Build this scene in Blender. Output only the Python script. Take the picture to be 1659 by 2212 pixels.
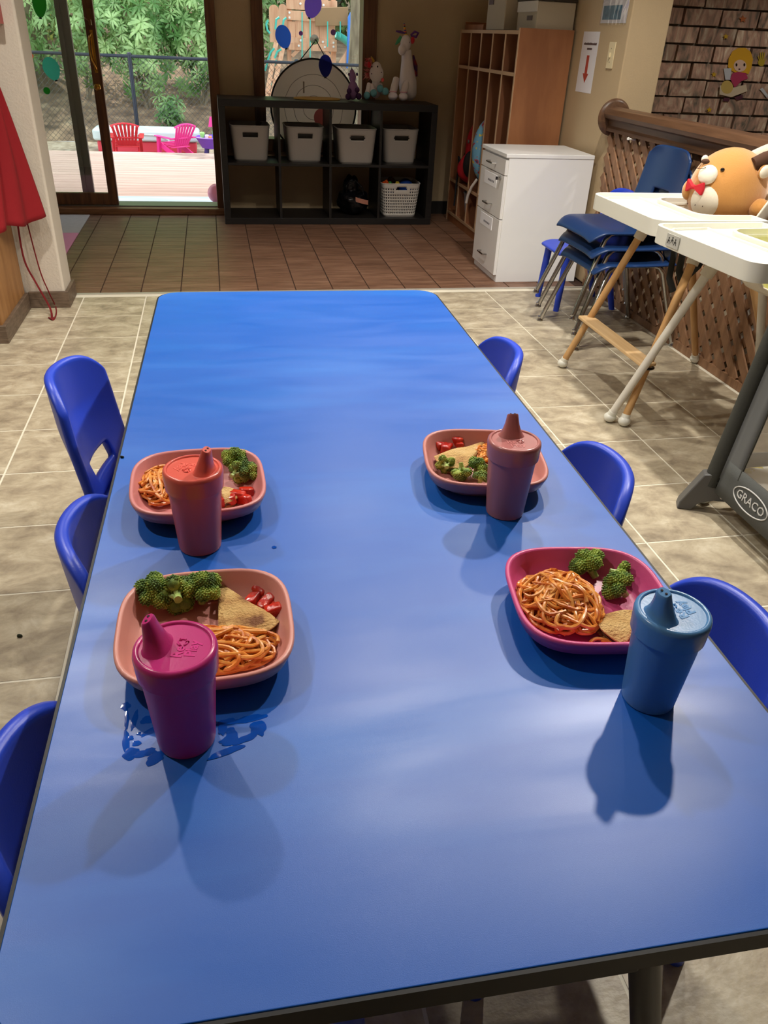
import bpy, bmesh, math, random
from mathutils import Vector, Matrix, Quaternion, noise
PI = math.pi
for _o in list(bpy.data.objects): bpy.data.objects.remove(_o)
scene = bpy.context.scene
COL = scene.collection

# ------------------------------------------------------------------ camera
F_PX, CX, CY = 1665.0, 829.5, 1106.0
CAM = Vector((0, 0, 1.15))
_down = Vector(((700-CX)/F_PX, (3800-CY)/F_PX, 1)).normalized()
_fw = Vector(((445-CX)/F_PX, (54-CY)/F_PX, 1)); _fw = (_fw - _down*_fw.dot(_down)).normalized()
_rt = _down.cross(_fw)
ROT = Matrix((_rt, _fw, -_down))            # camera (x right, y down, z forward) -> world
cam_data = bpy.data.cameras.new('camera'); cam = bpy.data.objects.new('camera', cam_data); COL.objects.link(cam)
cam_data.sensor_fit = 'VERTICAL'; cam_data.sensor_height = 24.0; cam_data.lens = F_PX/2212*24.0
cam_data.clip_start = 0.02; cam_data.clip_end = 200
_b = Matrix((ROT.col[0], -ROT.col[1], -ROT.col[2])).transposed()
cam.matrix_world = Matrix.Translation(CAM) @ _b.to_4x4()
scene.camera = cam
def ray(px, py): return ROT @ Vector(((px-CX)/F_PX, (py-CY)/F_PX, 1)).normalized()
def onz(px, py, z): d = ray(px, py); return CAM + d*((z-CAM.z)/d.z)
def onx(px, py, x): d = ray(px, py); return CAM + d*((x-CAM.x)/d.x)
def ony(px, py, y): d = ray(px, py); return CAM + d*((y-CAM.y)/d.y)

# ------------------------------------------------------------------ light and exposure
world = bpy.data.worlds.new('sky'); scene.world = world; world.use_nodes = True
_wb = world.node_tree.nodes['Background']; _wb.inputs[0].default_value = (0.86, 0.94, 1.0, 1); _wb.inputs[1].default_value = 3.0
_sun = bpy.data.lights.new('sun', 'SUN'); _sun.energy = 5.0; _sun.angle = 0.01; _sun.color = (1.0, 0.93, 0.8)
sun = bpy.data.objects.new('sun', _sun); COL.objects.link(sun)
sun.rotation_euler = Vector((0.35, -0.62, -1.0)).to_track_quat('-Z', 'Y').to_euler()
scene.view_settings.view_transform = 'Standard'; scene.view_settings.look = 'None'
scene.view_settings.exposure = 0.0; scene.view_settings.gamma = 1.0; scene.view_settings.use_curve_mapping = False
LAMPS = [(1.40, 1.90, 13), (1.36, 3.02, 8.5), (0.52, 1.95, 6), (0.53, 3.17, 5), (-0.67, 2.45, 8), (-0.98, 1.10, 5), (3.25, 3.45, 5.5)]  # last entry is an unseen lamp added to brighten the brick wall
CEIL = 2.4

# ------------------------------------------------------------------ materials
def lin(c):
    c = c/255.0
    return c/12.92 if c <= 0.04045 else ((c+0.055)/1.055)**2.4
def rgb(c): return (lin(c[0]), lin(c[1]), lin(c[2]), 1.0)
MATS = {}
def mat(name, col, rough=0.5, metal=0.0, col2=None, nscale=8.0, stretch=(1, 1, 1), contrast=(0.35, 0.65), bump=0.0, bscale=80.0,
        coat=0.0, emit=None, trans=0.0, ior=1.45, spec=0.5, sss=0.0, alpha=1.0, detail=6.0, sheen=0.0, rough2=None, rscale=4.0, rstretch=(1, 1, 1)):
    if name in MATS: return MATS[name]
    m = bpy.data.materials.new(name); m.use_nodes = True; MATS[name] = m
    nt = m.node_tree; p = nt.nodes['Principled BSDF']; L = nt.links
    p.inputs['Base Color'].default_value = rgb(col); p.inputs['Roughness'].default_value = rough
    p.inputs['Metallic'].default_value = metal; p.inputs['IOR'].default_value = ior
    p.inputs['Specular IOR Level'].default_value = spec
    p.inputs['Coat Weight'].default_value = coat; p.inputs['Transmission Weight'].default_value = trans
    p.inputs['Alpha'].default_value = alpha; p.inputs['Sheen Weight'].default_value = sheen
    if sss: p.inputs['Subsurface Weight'].default_value = sss; p.inputs['Subsurface Radius'].default_value = (0.02, 0.01, 0.005); p.inputs['Subsurface Scale'].default_value = 0.2
    if emit: p.inputs['Emission Color'].default_value = rgb(col); p.inputs['Emission Strength'].default_value = emit
    if col2 or bump or rough2 is not None:
        tc = nt.nodes.new('ShaderNodeTexCoord')
    if col2:
        mp = nt.nodes.new('ShaderNodeMapping'); mp.inputs['Scale'].default_value = stretch
        n = nt.nodes.new('ShaderNodeTexNoise'); n.inputs['Scale'].default_value = nscale; n.inputs['Detail'].default_value = detail
        r = nt.nodes.new('ShaderNodeValToRGB')
        r.color_ramp.elements[0].color = rgb(col); r.color_ramp.elements[1].color = rgb(col2)
        r.color_ramp.elements[0].position = contrast[0]; r.color_ramp.elements[1].position = contrast[1]
        L.new(tc.outputs['Object'], mp.inputs[0]); L.new(mp.outputs[0], n.inputs['Vector']); L.new(n.outputs[0], r.inputs[0]); L.new(r.outputs[0], p.inputs['Base Color'])
    if rough2 is not None:
        mp = nt.nodes.new('ShaderNodeMapping'); mp.inputs['Scale'].default_value = rstretch
        n = nt.nodes.new('ShaderNodeTexNoise'); n.inputs['Scale'].default_value = rscale; n.inputs['Detail'].default_value = 5
        n.inputs['Distortion'].default_value = 1.2
        r = nt.nodes.new('ShaderNodeMapRange'); r.inputs[1].default_value = 0.35; r.inputs[2].default_value = 0.68
        r.inputs[3].default_value = rough; r.inputs[4].default_value = rough2
        L.new(tc.outputs['Object'], mp.inputs[0]); L.new(mp.outputs[0], n.inputs['Vector']); L.new(n.outputs[0], r.inputs[0]); L.new(r.outputs[0], p.inputs['Roughness'])
    if bump:
        n = nt.nodes.new('ShaderNodeTexNoise'); n.inputs['Scale'].default_value = bscale; n.inputs['Detail'].default_value = 4
        b = nt.nodes.new('ShaderNodeBump'); b.inputs['Strength'].default_value = bump; b.inputs['Distance'].default_value = 0.01
        L.new(tc.outputs['Object'], n.inputs['Vector']); L.new(n.outputs[0], b.inputs['Height']); L.new(b.outputs[0], p.inputs['Normal'])
    return m
def glassmat(name, tint, refl=0.08, rough=0.0):
    m = bpy.data.materials.new(name); m.use_nodes = True; MATS[name] = m; nt = m.node_tree
    for n in list(nt.nodes): nt.nodes.remove(n)
    o = nt.nodes.new('ShaderNodeOutputMaterial'); t = nt.nodes.new('ShaderNodeBsdfTransparent'); t.inputs[0].default_value = tint
    g = nt.nodes.new('ShaderNodeBsdfGlossy'); g.inputs['Roughness'].default_value = rough; g.inputs[0].default_value = (1, 1, 1, 1)
    x = nt.nodes.new('ShaderNodeMixShader'); x.inputs[0].default_value = refl
    nt.links.new(t.outputs[0], x.inputs[1]); nt.links.new(g.outputs[0], x.inputs[2]); nt.links.new(x.outputs[0], o.inputs[0])
    return m
def seemat(name, col, opacity, tl_=0.45):
    m = bpy.data.materials.new(name); m.use_nodes = True; MATS[name] = m; nt = m.node_tree
    for n in list(nt.nodes): nt.nodes.remove(n)
    o = nt.nodes.new('ShaderNodeOutputMaterial'); t = nt.nodes.new('ShaderNodeBsdfTransparent')
    d = nt.nodes.new('ShaderNodeBsdfDiffuse'); d.inputs[0].default_value = rgb(col)
    tl = nt.nodes.new('ShaderNodeBsdfTranslucent'); tl.inputs[0].default_value = rgb(col)
    a = nt.nodes.new('ShaderNodeMixShader'); a.inputs[0].default_value = tl_
    nt.links.new(d.outputs[0], a.inputs[1]); nt.links.new(tl.outputs[0], a.inputs[2])
    x = nt.nodes.new('ShaderNodeMixShader'); x.inputs[0].default_value = opacity
    nt.links.new(t.outputs[0], x.inputs[1]); nt.links.new(a.outputs[0], x.inputs[2]); nt.links.new(x.outputs[0], o.inputs[0])
    return m
def leafmat(name, c1, c2, sc=3.0):
    m = bpy.data.materials.new(name); m.use_nodes = True; MATS[name] = m; nt = m.node_tree
    for n in list(nt.nodes): nt.nodes.remove(n)
    o = nt.nodes.new('ShaderNodeOutputMaterial'); tc = nt.nodes.new('ShaderNodeNewGeometry')
    n = nt.nodes.new('ShaderNodeTexNoise'); n.inputs['Scale'].default_value = sc; n.inputs['Detail'].default_value = 4
    r = nt.nodes.new('ShaderNodeValToRGB'); r.color_ramp.elements[0].color = rgb(c1); r.color_ramp.elements[1].color = rgb(c2)
    r.color_ramp.elements[0].position = 0.38; r.color_ramp.elements[1].position = 0.62
    d = nt.nodes.new('ShaderNodeBsdfPrincipled'); d.inputs['Roughness'].default_value = 0.4
    tl = nt.nodes.new('ShaderNodeBsdfTranslucent'); x = nt.nodes.new('ShaderNodeMixShader'); x.inputs[0].default_value = 0.35
    nt.links.new(tc.outputs['Position'], n.inputs['Vector']); nt.links.new(n.outputs[0], r.inputs[0])
    nt.links.new(r.outputs[0], d.inputs['Base Color']); nt.links.new(r.outputs[0], tl.inputs[0])
    nt.links.new(d.outputs[0], x.inputs[1]); nt.links.new(tl.outputs[0], x.inputs[2]); nt.links.new(x.outputs[0], o.inputs[0])
    return m

# ------------------------------------------------------------------ mesh builder
class MB:
    def __init__(s, w=None):            # w: a thing whose parts are given in world coordinates
        s.v = []; s.f = []; s.w = w
    def add(s, vs, fs, M=None):
        o = len(s.v)
        s.v += [tuple(M @ Vector(p)) if M is not None else tuple(p) for p in vs]
        s.f += [tuple(o+i for i in f) for f in fs]; return s
    def box(s, x0, x1, y0, y1, z0, z1, M=None):
        v = [(x, y, z) for x in (x0, x1) for y in (y0, y1) for z in (z0, z1)]
        return s.add(v, [(0, 1, 3, 2), (4, 6, 7, 5), (0, 4, 5, 1), (2, 3, 7, 6), (0, 2, 6, 4), (1, 5, 7, 3)], M)
    def bar(s, p0, p1, w, t, up=(0, 0, 1)):     # rectangular bar from p0 to p1, w across, t along up
        p0 = Vector(p0); p1 = Vector(p1); d = (p1-p0).normalized(); a = d.cross(Vector(up)).normalized(); b = a.cross(d)
        v = [p+a*(i*w/2)+b*(j*t/2) for p in (p0, p1) for i, j in ((-1, -1), (1, -1), (1, 1), (-1, 1))]
        return s.add(v, [(3, 2, 1, 0), (4, 5, 6, 7), (0, 1, 5, 4), (1, 2, 6, 5), (2, 3, 7, 6), (3, 0, 4, 7)])
    def tube(s, pts, r, n=8, closed=False, caps=True, flat=1.0):
        pts = [Vector(p) for p in pts]; N = len(pts); rs = r if isinstance(r, (list, tuple)) else [r]*N
        T = []
        for i in range(N):
            a = pts[(i-1) % N] if closed or i > 0 else pts[i]; b = pts[(i+1) % N] if closed or i < N-1 else pts[i]
            t = b-a; T.append(t.normalized() if t.length > 1e-9 else Vector((0, 0, 1)))
        u = T[0].orthogonal().normalized(); vs = []; fs = []
        for i in range(N):
            if i: u = T[i-1].rotation_difference(T[i]) @ u
            u = (u-T[i]*u.dot(T[i])).normalized(); w = T[i].cross(u)
            for k in range(n):
                a = 2*PI*k/n; vs.append(pts[i]+(u*math.cos(a)+w*math.sin(a)*flat)*rs[i])
        for i in range(N if closed else N-1):
            j = (i+1) % N
            for k in range(n): fs.append((i*n+k, i*n+(k+1) % n, j*n+(k+1) % n, j*n+k))
        if caps and not closed: fs.append(tuple(range(n-1, -1, -1))); fs.append(tuple((N-1)*n+k for k in range(n)))
        return s.add(vs, fs)
    def cyl(s, p0, p1, r0, r1=None, n=16): return s.tube([p0, p1], [r0, r0 if r1 is None else r1], n)
    def lathe(s, prof, n=32, c=(0, 0, 0), M=None, sx=1.0, sy=1.0, p=2.0, close=False):
        vs = []; fs = []; m = len(prof)
        for i in range(n):
            a = 2*PI*i/n; ca, sa = math.cos(a), math.sin(a)
            k = (abs(ca)**p+abs(sa)**p)**(-1.0/p)
            for (r, z) in prof: vs.append((c[0]+r*k*ca*sx, c[1]+r*k*sa*sy, c[2]+z))
        for i in range(n):
            j = (i+1) % n
            for q in range(m-1 if not close else m):
                q2 = (q+1) % m; fs.append((i*m+q, j*m+q, j*m+q2, i*m+q2))
        if not close:
            if prof[0][0] > 1e-6: fs.append(tuple(i*m for i in range(n-1, -1, -1)))
            if prof[-1][0] > 1e-6: fs.append(tuple(i*m+m-1 for i in range(n)))
        return s.add(vs, fs, M)
    def ell(s, c, r, R=None, nu=20, nv=12, disp=0.0, dsc=8.0, seed=0.0):
        vs = []; fs = []
        r = (r, r, r) if not isinstance(r, (tuple, list)) else r
        for j in range(1, nv):
            th = PI*j/nv
            for i in range(nu):
                ph = 2*PI*i/nu; d = Vector((math.sin(th)*math.cos(ph), math.sin(th)*math.sin(ph), math.cos(th)))
                k = 1+(disp*noise.noise(d*dsc+Vector((seed, seed*1.7, 0))) if disp else 0)
                vs.append(Vector((d.x*r[0], d.y*r[1], d.z*r[2]))*k)
        vs.append(Vector((0, 0, r[2]))); vs.append(Vector((0, 0, -r[2]))); T, B = len(vs)-2, len(vs)-1
        for j in range(nv-2):
            for i in range(nu): fs.append((j*nu+i, (j+1)*nu+i, (j+1)*nu+(i+1) % nu, j*nu+(i+1) % nu))
        for i in range(nu): fs.append((T, i, (i+1) % nu)); fs.append((B, (nv-2)*nu+(i+1) % nu, (nv-2)*nu+i))
        M = Matrix.Translation(c) @ (R.to_4x4() if R is not None else Matrix.Identity(4))
        return s.add(vs, fs, M)
    def prism(s, poly, z0, z1, M=None):
        n = len(poly); vs = [(x, y, z0) for x, y in poly]+[(x, y, z1) for x, y in poly]
        fs = [tuple(range(n-1, -1, -1)), tuple(range(n, 2*n))]+[(i, (i+1) % n, n+(i+1) % n, n+i) for i in range(n)]
        return s.add(vs, fs, M)
    def loopwall(s, poly, z0, z1, t, closed=True):      # upright wall along a polyline, thickness t inwards (left of travel)
        P = [Vector((x, y)) for x, y in poly]; n = len(P); Q = []
        for i in range(n):
            a = P[i-1] if closed or i else P[i]; b = P[(i+1) % n] if closed or i < n-1 else P[i]
            d = (b-a).normalized(); Q.append(P[i]+Vector((-d.y, d.x))*t)
        vs = [(p.x, p.y, z0) for p in P]+[(p.x, p.y, z1) for p in P]+[(p.x, p.y, z1) for p in Q]+[(p.x, p.y, z0) for p in Q]
        fs = []
        for i in range(n if closed else n-1):
            j = (i+1) % n
            for k in range(4): fs.append((k*n+i, k*n+j, ((k+1) % 4)*n+j, ((k+1) % 4)*n+i))
        if not closed: fs += [(0, n, 2*n, 3*n), (n-1, 4*n-1, 3*n-1, 2*n-1)]
        return s.add(vs, fs)
    def grid(s, fn, nu, nv, drop=None, closed=False):
        o = [[fn(i/(nu if closed else nu-1), j/(nv-1)) for j in range(nv)] for i in range(nu)]
        vs = [p for r in o for p in r]; fs = []
        for i in range(nu if closed else nu-1):
            i2 = (i+1) % nu
            for j in range(nv-1):
                if drop and drop((i+0.5)/(nu if closed else nu-1), (j+0.5)/(nv-1)): continue
                fs.append((i*nv+j, i2*nv+j, i2*nv+j+1, i*nv+j+1))
        return s.add(vs, fs)
    def mesh(s, name):
        me = bpy.data.meshes.new(name)
        v = s.v
        if s.w is not None:
            I = s.w.matrix_basis.inverted(); v = [tuple(I @ Vector(p)) for p in v]
        me.from_pydata(v, [], s.f); me.update()
        bm = bmesh.new(); bm.from_mesh(me); bmesh.ops.recalc_face_normals(bm, faces=bm.faces); bm.to_mesh(me); bm.free()
        return me
    def build(s, name, m, parent=None, smooth=False, bevel=0.0, seg=2, solid=0.0, sub=0, remesh=0.0, offset=0.0, angle=0.6):
        me = s.mesh(name)
        me.materials.append(m)
        o = bpy.data.objects.new(name, me); COL.objects.link(o)
        if parent is not None: o.parent = parent
        finish(o, smooth, bevel, seg, solid, sub, remesh, offset, angle)
        return o
def finish(o, smooth, bevel=0.0, seg=2, solid=0.0, sub=0, remesh=0.0, offset=0.0, angle=0.6):
    if smooth or sub or remesh or bevel:
        for p in o.data.polygons: p.use_smooth = True
        if not (sub or remesh): o.data.set_sharp_from_angle(angle=angle)
    if remesh:
        md = o.modifiers.new('r', 'REMESH'); md.mode = 'VOXEL'; md.voxel_size = remesh; md.use_smooth_shade = True
        md = o.modifiers.new('s', 'SMOOTH'); md.factor = 0.5; md.iterations = 6
    if solid: md = o.modifiers.new('so', 'SOLIDIFY'); md.thickness = solid; md.offset = offset
    if sub: md = o.modifiers.new('su', 'SUBSURF'); md.levels = sub; md.render_levels = sub
    if bevel:
        md = o.modifiers.new('b', 'BEVEL'); md.width = bevel; md.segments = seg; md.limit_method = 'ANGLE'; md.angle_limit = 0.6; md.harden_normals = True

def tag(o, label, cat=None, group=None, kind=None):
    if label: o['label'] = label
    if cat: o['category'] = cat
    if group: o['group'] = group
    if kind: o['kind'] = kind
    return o
def thing(name, label, cat, loc=(0, 0, 0), rz=0.0, group=None):
    o = bpy.data.objects.new(name, None); COL.objects.link(o); o.empty_display_size = 0.05
    o.location = loc; o.rotation_euler = (0, 0, rz)
    o.matrix_basis = Matrix.Translation(loc) @ Matrix.Rotation(rz, 4, 'Z')
    return tag(o, label, cat, group)
def struct(name, mb, m, parent=None, label=None, **k):
    o = mb.build(name, m, parent, **k)
    if parent is None: o['kind'] = 'structure'
    if label: o['label'] = label
    return o
def sroot(name, label=None, loc=(0, 0, 0)):
    o = bpy.data.objects.new(name, None); COL.objects.link(o); o['kind'] = 'structure'; o.location = loc
    o.matrix_basis = Matrix.Translation(loc)
    if label: o['label'] = label
    return o
def inst(name, me, parent, M):
    o = bpy.data.objects.new(name, me); COL.objects.link(o); o.parent = parent; o.matrix_basis = M; return o
def copy_tree(o, parent=None):
    c = o.copy(); COL.objects.link(c); c.parent = parent
    for ch in list(o.children): copy_tree(ch, c)
    return c
def rrect(x0, x1, y0, y1, r, n=6):
    P = []
    for cx, cy, a0 in ((x1-r, y1-r, 0), (x0+r, y1-r, 90), (x0+r, y0+r, 180), (x1-r, y0+r, 270)):
        for i in range(n+1):
            a = math.radians(a0+90*i/n); P.append((cx+r*math.cos(a), cy+r*math.sin(a)))
    return P
def text_mesh(txt, size, extrude=0.0005, offset=0.0, align='CENTER', space=1.0):
    cu = bpy.data.curves.new('t', 'FONT'); cu.body = txt; cu.size = size; cu.extrude = extrude; cu.offset = offset
    cu.align_x = align; cu.align_y = 'CENTER'; cu.resolution_u = 2; cu.space_character = space
    o = bpy.data.objects.new('t', cu); COL.objects.link(o); bpy.context.view_layer.update()
    me = bpy.data.meshes.new_from_object(o.evaluated_get(bpy.context.evaluated_depsgraph_get()))
    bpy.data.objects.remove(o); bpy.data.curves.remove(cu); return me
def put_text(name, txt, size, m, parent, M, **k):
    me = text_mesh(txt, size, **k); me.materials.clear(); me.materials.append(m)
    return inst(name, me, parent, M)
def rot3(x=0, y=0, z=0): return Matrix.Rotation(z, 3, 'Z') @ Matrix.Rotation(y, 3, 'Y') @ Matrix.Rotation(x, 3, 'X')
def frame(origin, ex, ey):       # 4x4 with x axis ex, y axis ey
    ex = Vector(ex).normalized(); ey = Vector(ey).normalized(); ez = ex.cross(ey)
    M = Matrix((ex, ey, ez)).transposed().to_4x4(); M.translation = Vector(origin); return M
def smooth_pts(P, n=6):          # Catmull-Rom through the points
    P = [Vector(p) for p in P]; Q = [P[0]*2-P[1]]+P+[P[-1]*2-P[-2]]; out = []
    for i in range(1, len(Q)-2):
        a, b, c, d = Q[i-1:i+3]
        for k in range(n):
            t = k/n; out.append(0.5*((2*b)+(c-a)*t+(2*a-5*b+4*c-d)*t*t+(3*b-a-3*c+d)*t**3))
    return out+[P[-1]]
rnd = random.Random(7)
# ================================================================== the setting
def posmat(name, cols, nscale, stretch=(1, 1, 1), rough=0.5, rand=0.25, bump=0.1, bscale=40, spec=0.5, vein=None, distort=0.0, nr=0.5):
    """noise-coloured material in world position, with a per-object tone"""
    m = bpy.data.materials.new(name); m.use_nodes = True; MATS[name] = m; nt = m.node_tree; L = nt.links; p = nt.nodes['Principled BSDF']
    g = nt.nodes.new('ShaderNodeNewGeometry'); oi = nt.nodes.new('ShaderNodeObjectInfo')
    sh = nt.nodes.new('ShaderNodeVectorMath'); sh.operation = 'SCALE'; cb = nt.nodes.new('ShaderNodeCombineXYZ')
    for i in range(3): L.new(oi.outputs['Random'], cb.inputs[i])
    L.new(cb.outputs[0], sh.inputs[0]); sh.inputs['Scale'].default_value = 7.0
    ad = nt.nodes.new('ShaderNodeVectorMath'); L.new(g.outputs['Position'], ad.inputs[0]); L.new(sh.outputs[0], ad.inputs[1])
    mp = nt.nodes.new('ShaderNodeMapping'); mp.inputs['Scale'].default_value = stretch; L.new(ad.outputs[0], mp.inputs[0])
    n = nt.nodes.new('ShaderNodeTexNoise'); n.inputs['Scale'].default_value = nscale; n.inputs['Detail'].default_value = 8; n.inputs['Distortion'].default_value = distort; n.inputs['Roughness'].default_value = nr
    L.new(mp.outputs[0], n.inputs['Vector'])
    r = nt.nodes.new('ShaderNodeValToRGB'); e = r.color_ramp.elements
    while len(e) < len(cols): e.new(0.5)
    for i, (pos, c) in enumerate(cols): e[i].position = pos; e[i].color = rgb(c)
    L.new(n.outputs[0], r.inputs[0])
    hv = nt.nodes.new('ShaderNodeHueSaturation'); mr = nt.nodes.new('ShaderNodeMapRange'); mr.inputs[3].default_value = 1-rand; mr.inputs[4].default_value = 1+rand
    L.new(oi.outputs['Random'], mr.inputs[0]); L.new(mr.outputs[0], hv.inputs['Value']); L.new(r.outputs[0], hv.inputs['Color']); L.new(hv.outputs[0], p.inputs['Base Color'])
    p.inputs['Roughness'].default_value = rough; p.inputs['Specular IOR Level'].default_value = spec
    if bump:
        n2 = nt.nodes.new('ShaderNodeTexNoise'); n2.inputs['Scale'].default_value = bscale; n2.inputs['Detail'].default_value = 5
        b = nt.nodes.new('ShaderNodeBump'); b.inputs['Strength'].default_value = bump; b.inputs['Distance'].default_value = 0.01
        L.new(mp.outputs[0], n2.inputs['Vector']); L.new(n2.outputs[0], b.inputs['Height']); L.new(b.outputs[0], p.inputs['Normal'])
    return m
vinyl = posmat('vinyl_tile', [(0.30, (134, 122, 104)), (0.45, (166, 153, 131)), (0.55, (184, 172, 148)), (0.70, (208, 199, 178))], 10.0, (1, 1.35, 1), 0.42, 0.06, 0.12, 60, distort=0.35, nr=0.66)
brownt = posmat('brown_tile', [(0.3, (104, 74, 58)), (0.55, (126, 93, 74)), (0.75, (140, 108, 88))], 6, (1, 5, 1), 0.42, 0.10, 0.25, 25, 0.28)
grout = mat('pale_grout', (226, 220, 202), 0.8); dgrout = mat('dark_grout', (66, 46, 38), 0.85)
tan = mat('tan_wall_paint', (186, 164, 130), 0.75, bump=0.12, bscale=160)
white_wall = mat('white_wall_paint', (212, 202, 188), 0.7, bump=0.18, bscale=120)
ceil_m = mat('ceiling_paint', (225, 218, 205), 0.9)
woodd = mat('dark_wood', (86, 54, 32), 0.42, col2=(120, 80, 48), nscale=7, stretch=(8, 8, 0.6))
woodh = mat('sill_wood', (110, 74, 46), 0.45, col2=(146, 104, 70), nscale=9, stretch=(0.6, 8, 8))
greym = mat('grey_aluminium', (120, 118, 112), 0.4, metal=0.6)
glass = glassmat('door_glass', (0.94, 0.96, 0.95, 1), 0.07)
wglass = glassmat('window_glass', (0.93, 0.95, 0.95, 1), 0.05)
basem = mat('baseboard_grey_wood', (92, 76, 62), 0.55, col2=(118, 100, 84), nscale=10, stretch=(2, 2, 14))

# kitchen floor: vinyl tiles one by one
fl = struct('floor', MB().box(-2.6, 2.03, -2.2, 4.02, -0.06, -0.0009), grout, label='beige marbled vinyl tile floor with pale joints')
TX, TY = 0.2937, 0.300
tile = MB().box(-TX/2+0.003, TX/2-0.003, -TY/2+0.003, TY/2-0.003, -0.0008, 0.0).mesh('tile'); tile.materials.append(vinyl)
rest = MB()
for i in range(-8, 10):
    for j in range(-13, 9):
        x0, y0 = -0.675+i*TX, 1.57+j*TY
        if x0 < -2.6 or x0+TX > 2.04 or y0+TY > 4.03: continue
        if -4 <= i and -6 <= j: inst('tile', tile, fl, Matrix.Translation((x0+TX/2, y0+TY/2, 0)))
        else: rest.box(x0+0.002, x0+TX-0.002, y0+0.002, y0+TY-0.002, -0.0008, 0)
tag(rest.build('tile_field', vinyl, fl), None, kind='stuff')
# sunroom floor: brown pavers
fs = struct('floor', MB().box(-2.6, 2.03, 4.02, 6.07, -0.06, -0.004), dgrout, label='brown clay tile floor in front of the sliding door')
BX, BY = 0.1955, 0.1025
tile = MB().box(-BX/2+0.003, BX/2-0.003, -BY/2+0.002, BY/2-0.002, -0.004, 0.0).mesh('tile'); tile.materials.append(brownt)
rest = MB()
for i in range(-11, 13):
    for j in range(20):
        x0, y0 = -0.608+i*BX, 4.022+j*BY
        if x0 < -2.6 or x0+BX > 2.04: continue
        if -2 <= i <= 11: inst('tile', tile, fs, Matrix.Translation((x0+BX/2, y0+BY/2, 0)))
        else: rest.box(x0+0.003, x0+BX-0.003, y0+0.002, y0+BY-0.002, -0.004, 0)
tag(rest.build('tile_field', brownt, fs), None, kind='stuff')
struct('trim_1', MB().box(-0.73, 2.0, 4.008, 4.03, -0.001, 0.004), mat('threshold_strip', (188, 182, 172), 0.4, metal=0.3), label='pale threshold strip between vinyl and brown tiles')
struct('floor', MB().box(2.03, 4.7, -2.2, 4.93, -0.06, 0.0), mat('room_carpet', (150, 135, 112), 0.9, bump=0.3, bscale=200), label='beige carpet of the room behind the lattice')
struct('sun_shield_eave', MB().box(-4.5, 4.8, 6.19, 8.0, CEIL+0.06, CEIL+0.16), mat('sun_shield_boards', (150, 130, 110), 0.8), label='added unseen eave keeping the sun off the floor inside the door')  # unseen overhang added to block sun that would fall through the door
struct('ceiling', MB().box(-2.6, 4.7, -2.2, 6.19, CEIL, CEIL+0.1), ceil_m)
# walls
wb = MB(); wb.box(-2.6, -1.98, 6.07, 6.19, 0, CEIL).box(0.055, 0.30, 6.07, 6.19, 0, CEIL).box(1.12, 2.2, 6.07, 6.19, 0, CEIL)
wb.box(-1.98, 0.055, 6.07, 6.19, 2.06, CEIL).box(0.30, 1.12, 6.07, 6.19, 2.06, CEIL).box(0.30, 1.12, 6.07, 6.19, 0, 0.45)
struct('wall_back', wb, tan, label='tan back wall with sliding door and window')
struct('wall_right', MB().box(2.0, 2.207, 4.08, 6.07, 0, CEIL), tan, label='tan wall behind the cubby lockers', bevel=0.008)
struct('wall_left', MB().box(-2.6, -0.73, 3.82, 4.02, 0, CEIL), white_wall, label='white textured stub wall with red apron on it', bevel=0.012, seg=3)
struct('wall_far_left', MB().box(-2.7, -2.6, -2.2, 6.19, 0, CEIL), white_wall)
struct('wall_rear', MB().box(-2.7, 4.7, -2.3, -2.2, 0, CEIL), white_wall)
struct('wall_far_right', MB().box(4.7, 4.8, -2.2, 5.05, 0, CEIL), tan)
# base boards
bb = MB(); bb.box(-0.89, -0.714, 3.804, 3.82, 0, 0.075).box(-0.73, -0.714, 3.8201, 4.02, 0, 0.075)
struct('baseboard_left', bb, basem, label='grey-brown baseboard around the white stub wall', bevel=0.003)
struct('baseboard_back', MB().box(1.50, 1.99, 6.055, 6.07, 0, 0.09), mat('black_base', (30, 26, 24), 0.6))
# sliding door
d1 = sroot('door_1', 'wood framed sliding glass door, slid half open', (-0.69, 6.1, 0))
def dp(name, m, *boxes, **k):
    mb = MB(d1)
    for b in boxes: mb.box(*b)
    return mb.build(name, m, d1, **k)
dp('door_jamb', woodd, (-0.005, 0.06, 6.02, 6.2, 0.0, 2.06), bevel=0.004)
dp('door_jamb', woodd, (-2.0, -1.94, 6.02, 6.2, 0.0, 2.06), bevel=0.004)
dp('door_head', woodd, (-1.94, -0.005, 6.02, 6.2, 2.0, 2.06), bevel=0.004)
dp('door_sill', woodh, (-1.94, 0.06, 5.975, 6.05, 0.0, 0.04), bevel=0.004)
dp('door_track', greym, (-1.94, -0.005, 6.05, 6.22, 0.0, 0.047))
sl = dp('sliding_panel', woodd, (-0.757, -0.694, 6.07, 6.11, 0.048, 2.0), (-1.78, -1.70, 6.07, 6.11, 0.048, 2.0), (-1.70, -0.757, 6.07, 6.11, 0.048, 0.125), (-1.70, -0.757, 6.07, 6.11, 1.92, 2.0), bevel=0.003)
dp('glass_pane', glass, (-1.70, -0.757, 6.088, 6.092, 0.125, 1.92))
dp('fixed_panel', greym, (-0.935, -0.905, 6.135, 6.175, 0.048, 2.0), (-0.895, -0.858, 6.135, 6.175, 0.048, 2.0), (-0.905, -0.895, 6.145, 6.165, 0.048, 2.0), (-1.94, -0.935, 6.135, 6.175, 0.048, 0.10), (-1.94, -0.935, 6.135, 6.175, 1.93, 2.0))
dp('glass_pane', glass, (-1.94, -0.935, 6.153, 6.157, 0.10, 1.93))
brass = mat('brass', (186, 140, 62), 0.22, metal=1.0); clearp = mat('aged_brass_plate', (120, 92, 58), 0.3, metal=0.8)
mb = MB(d1); kx = -0.728
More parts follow.
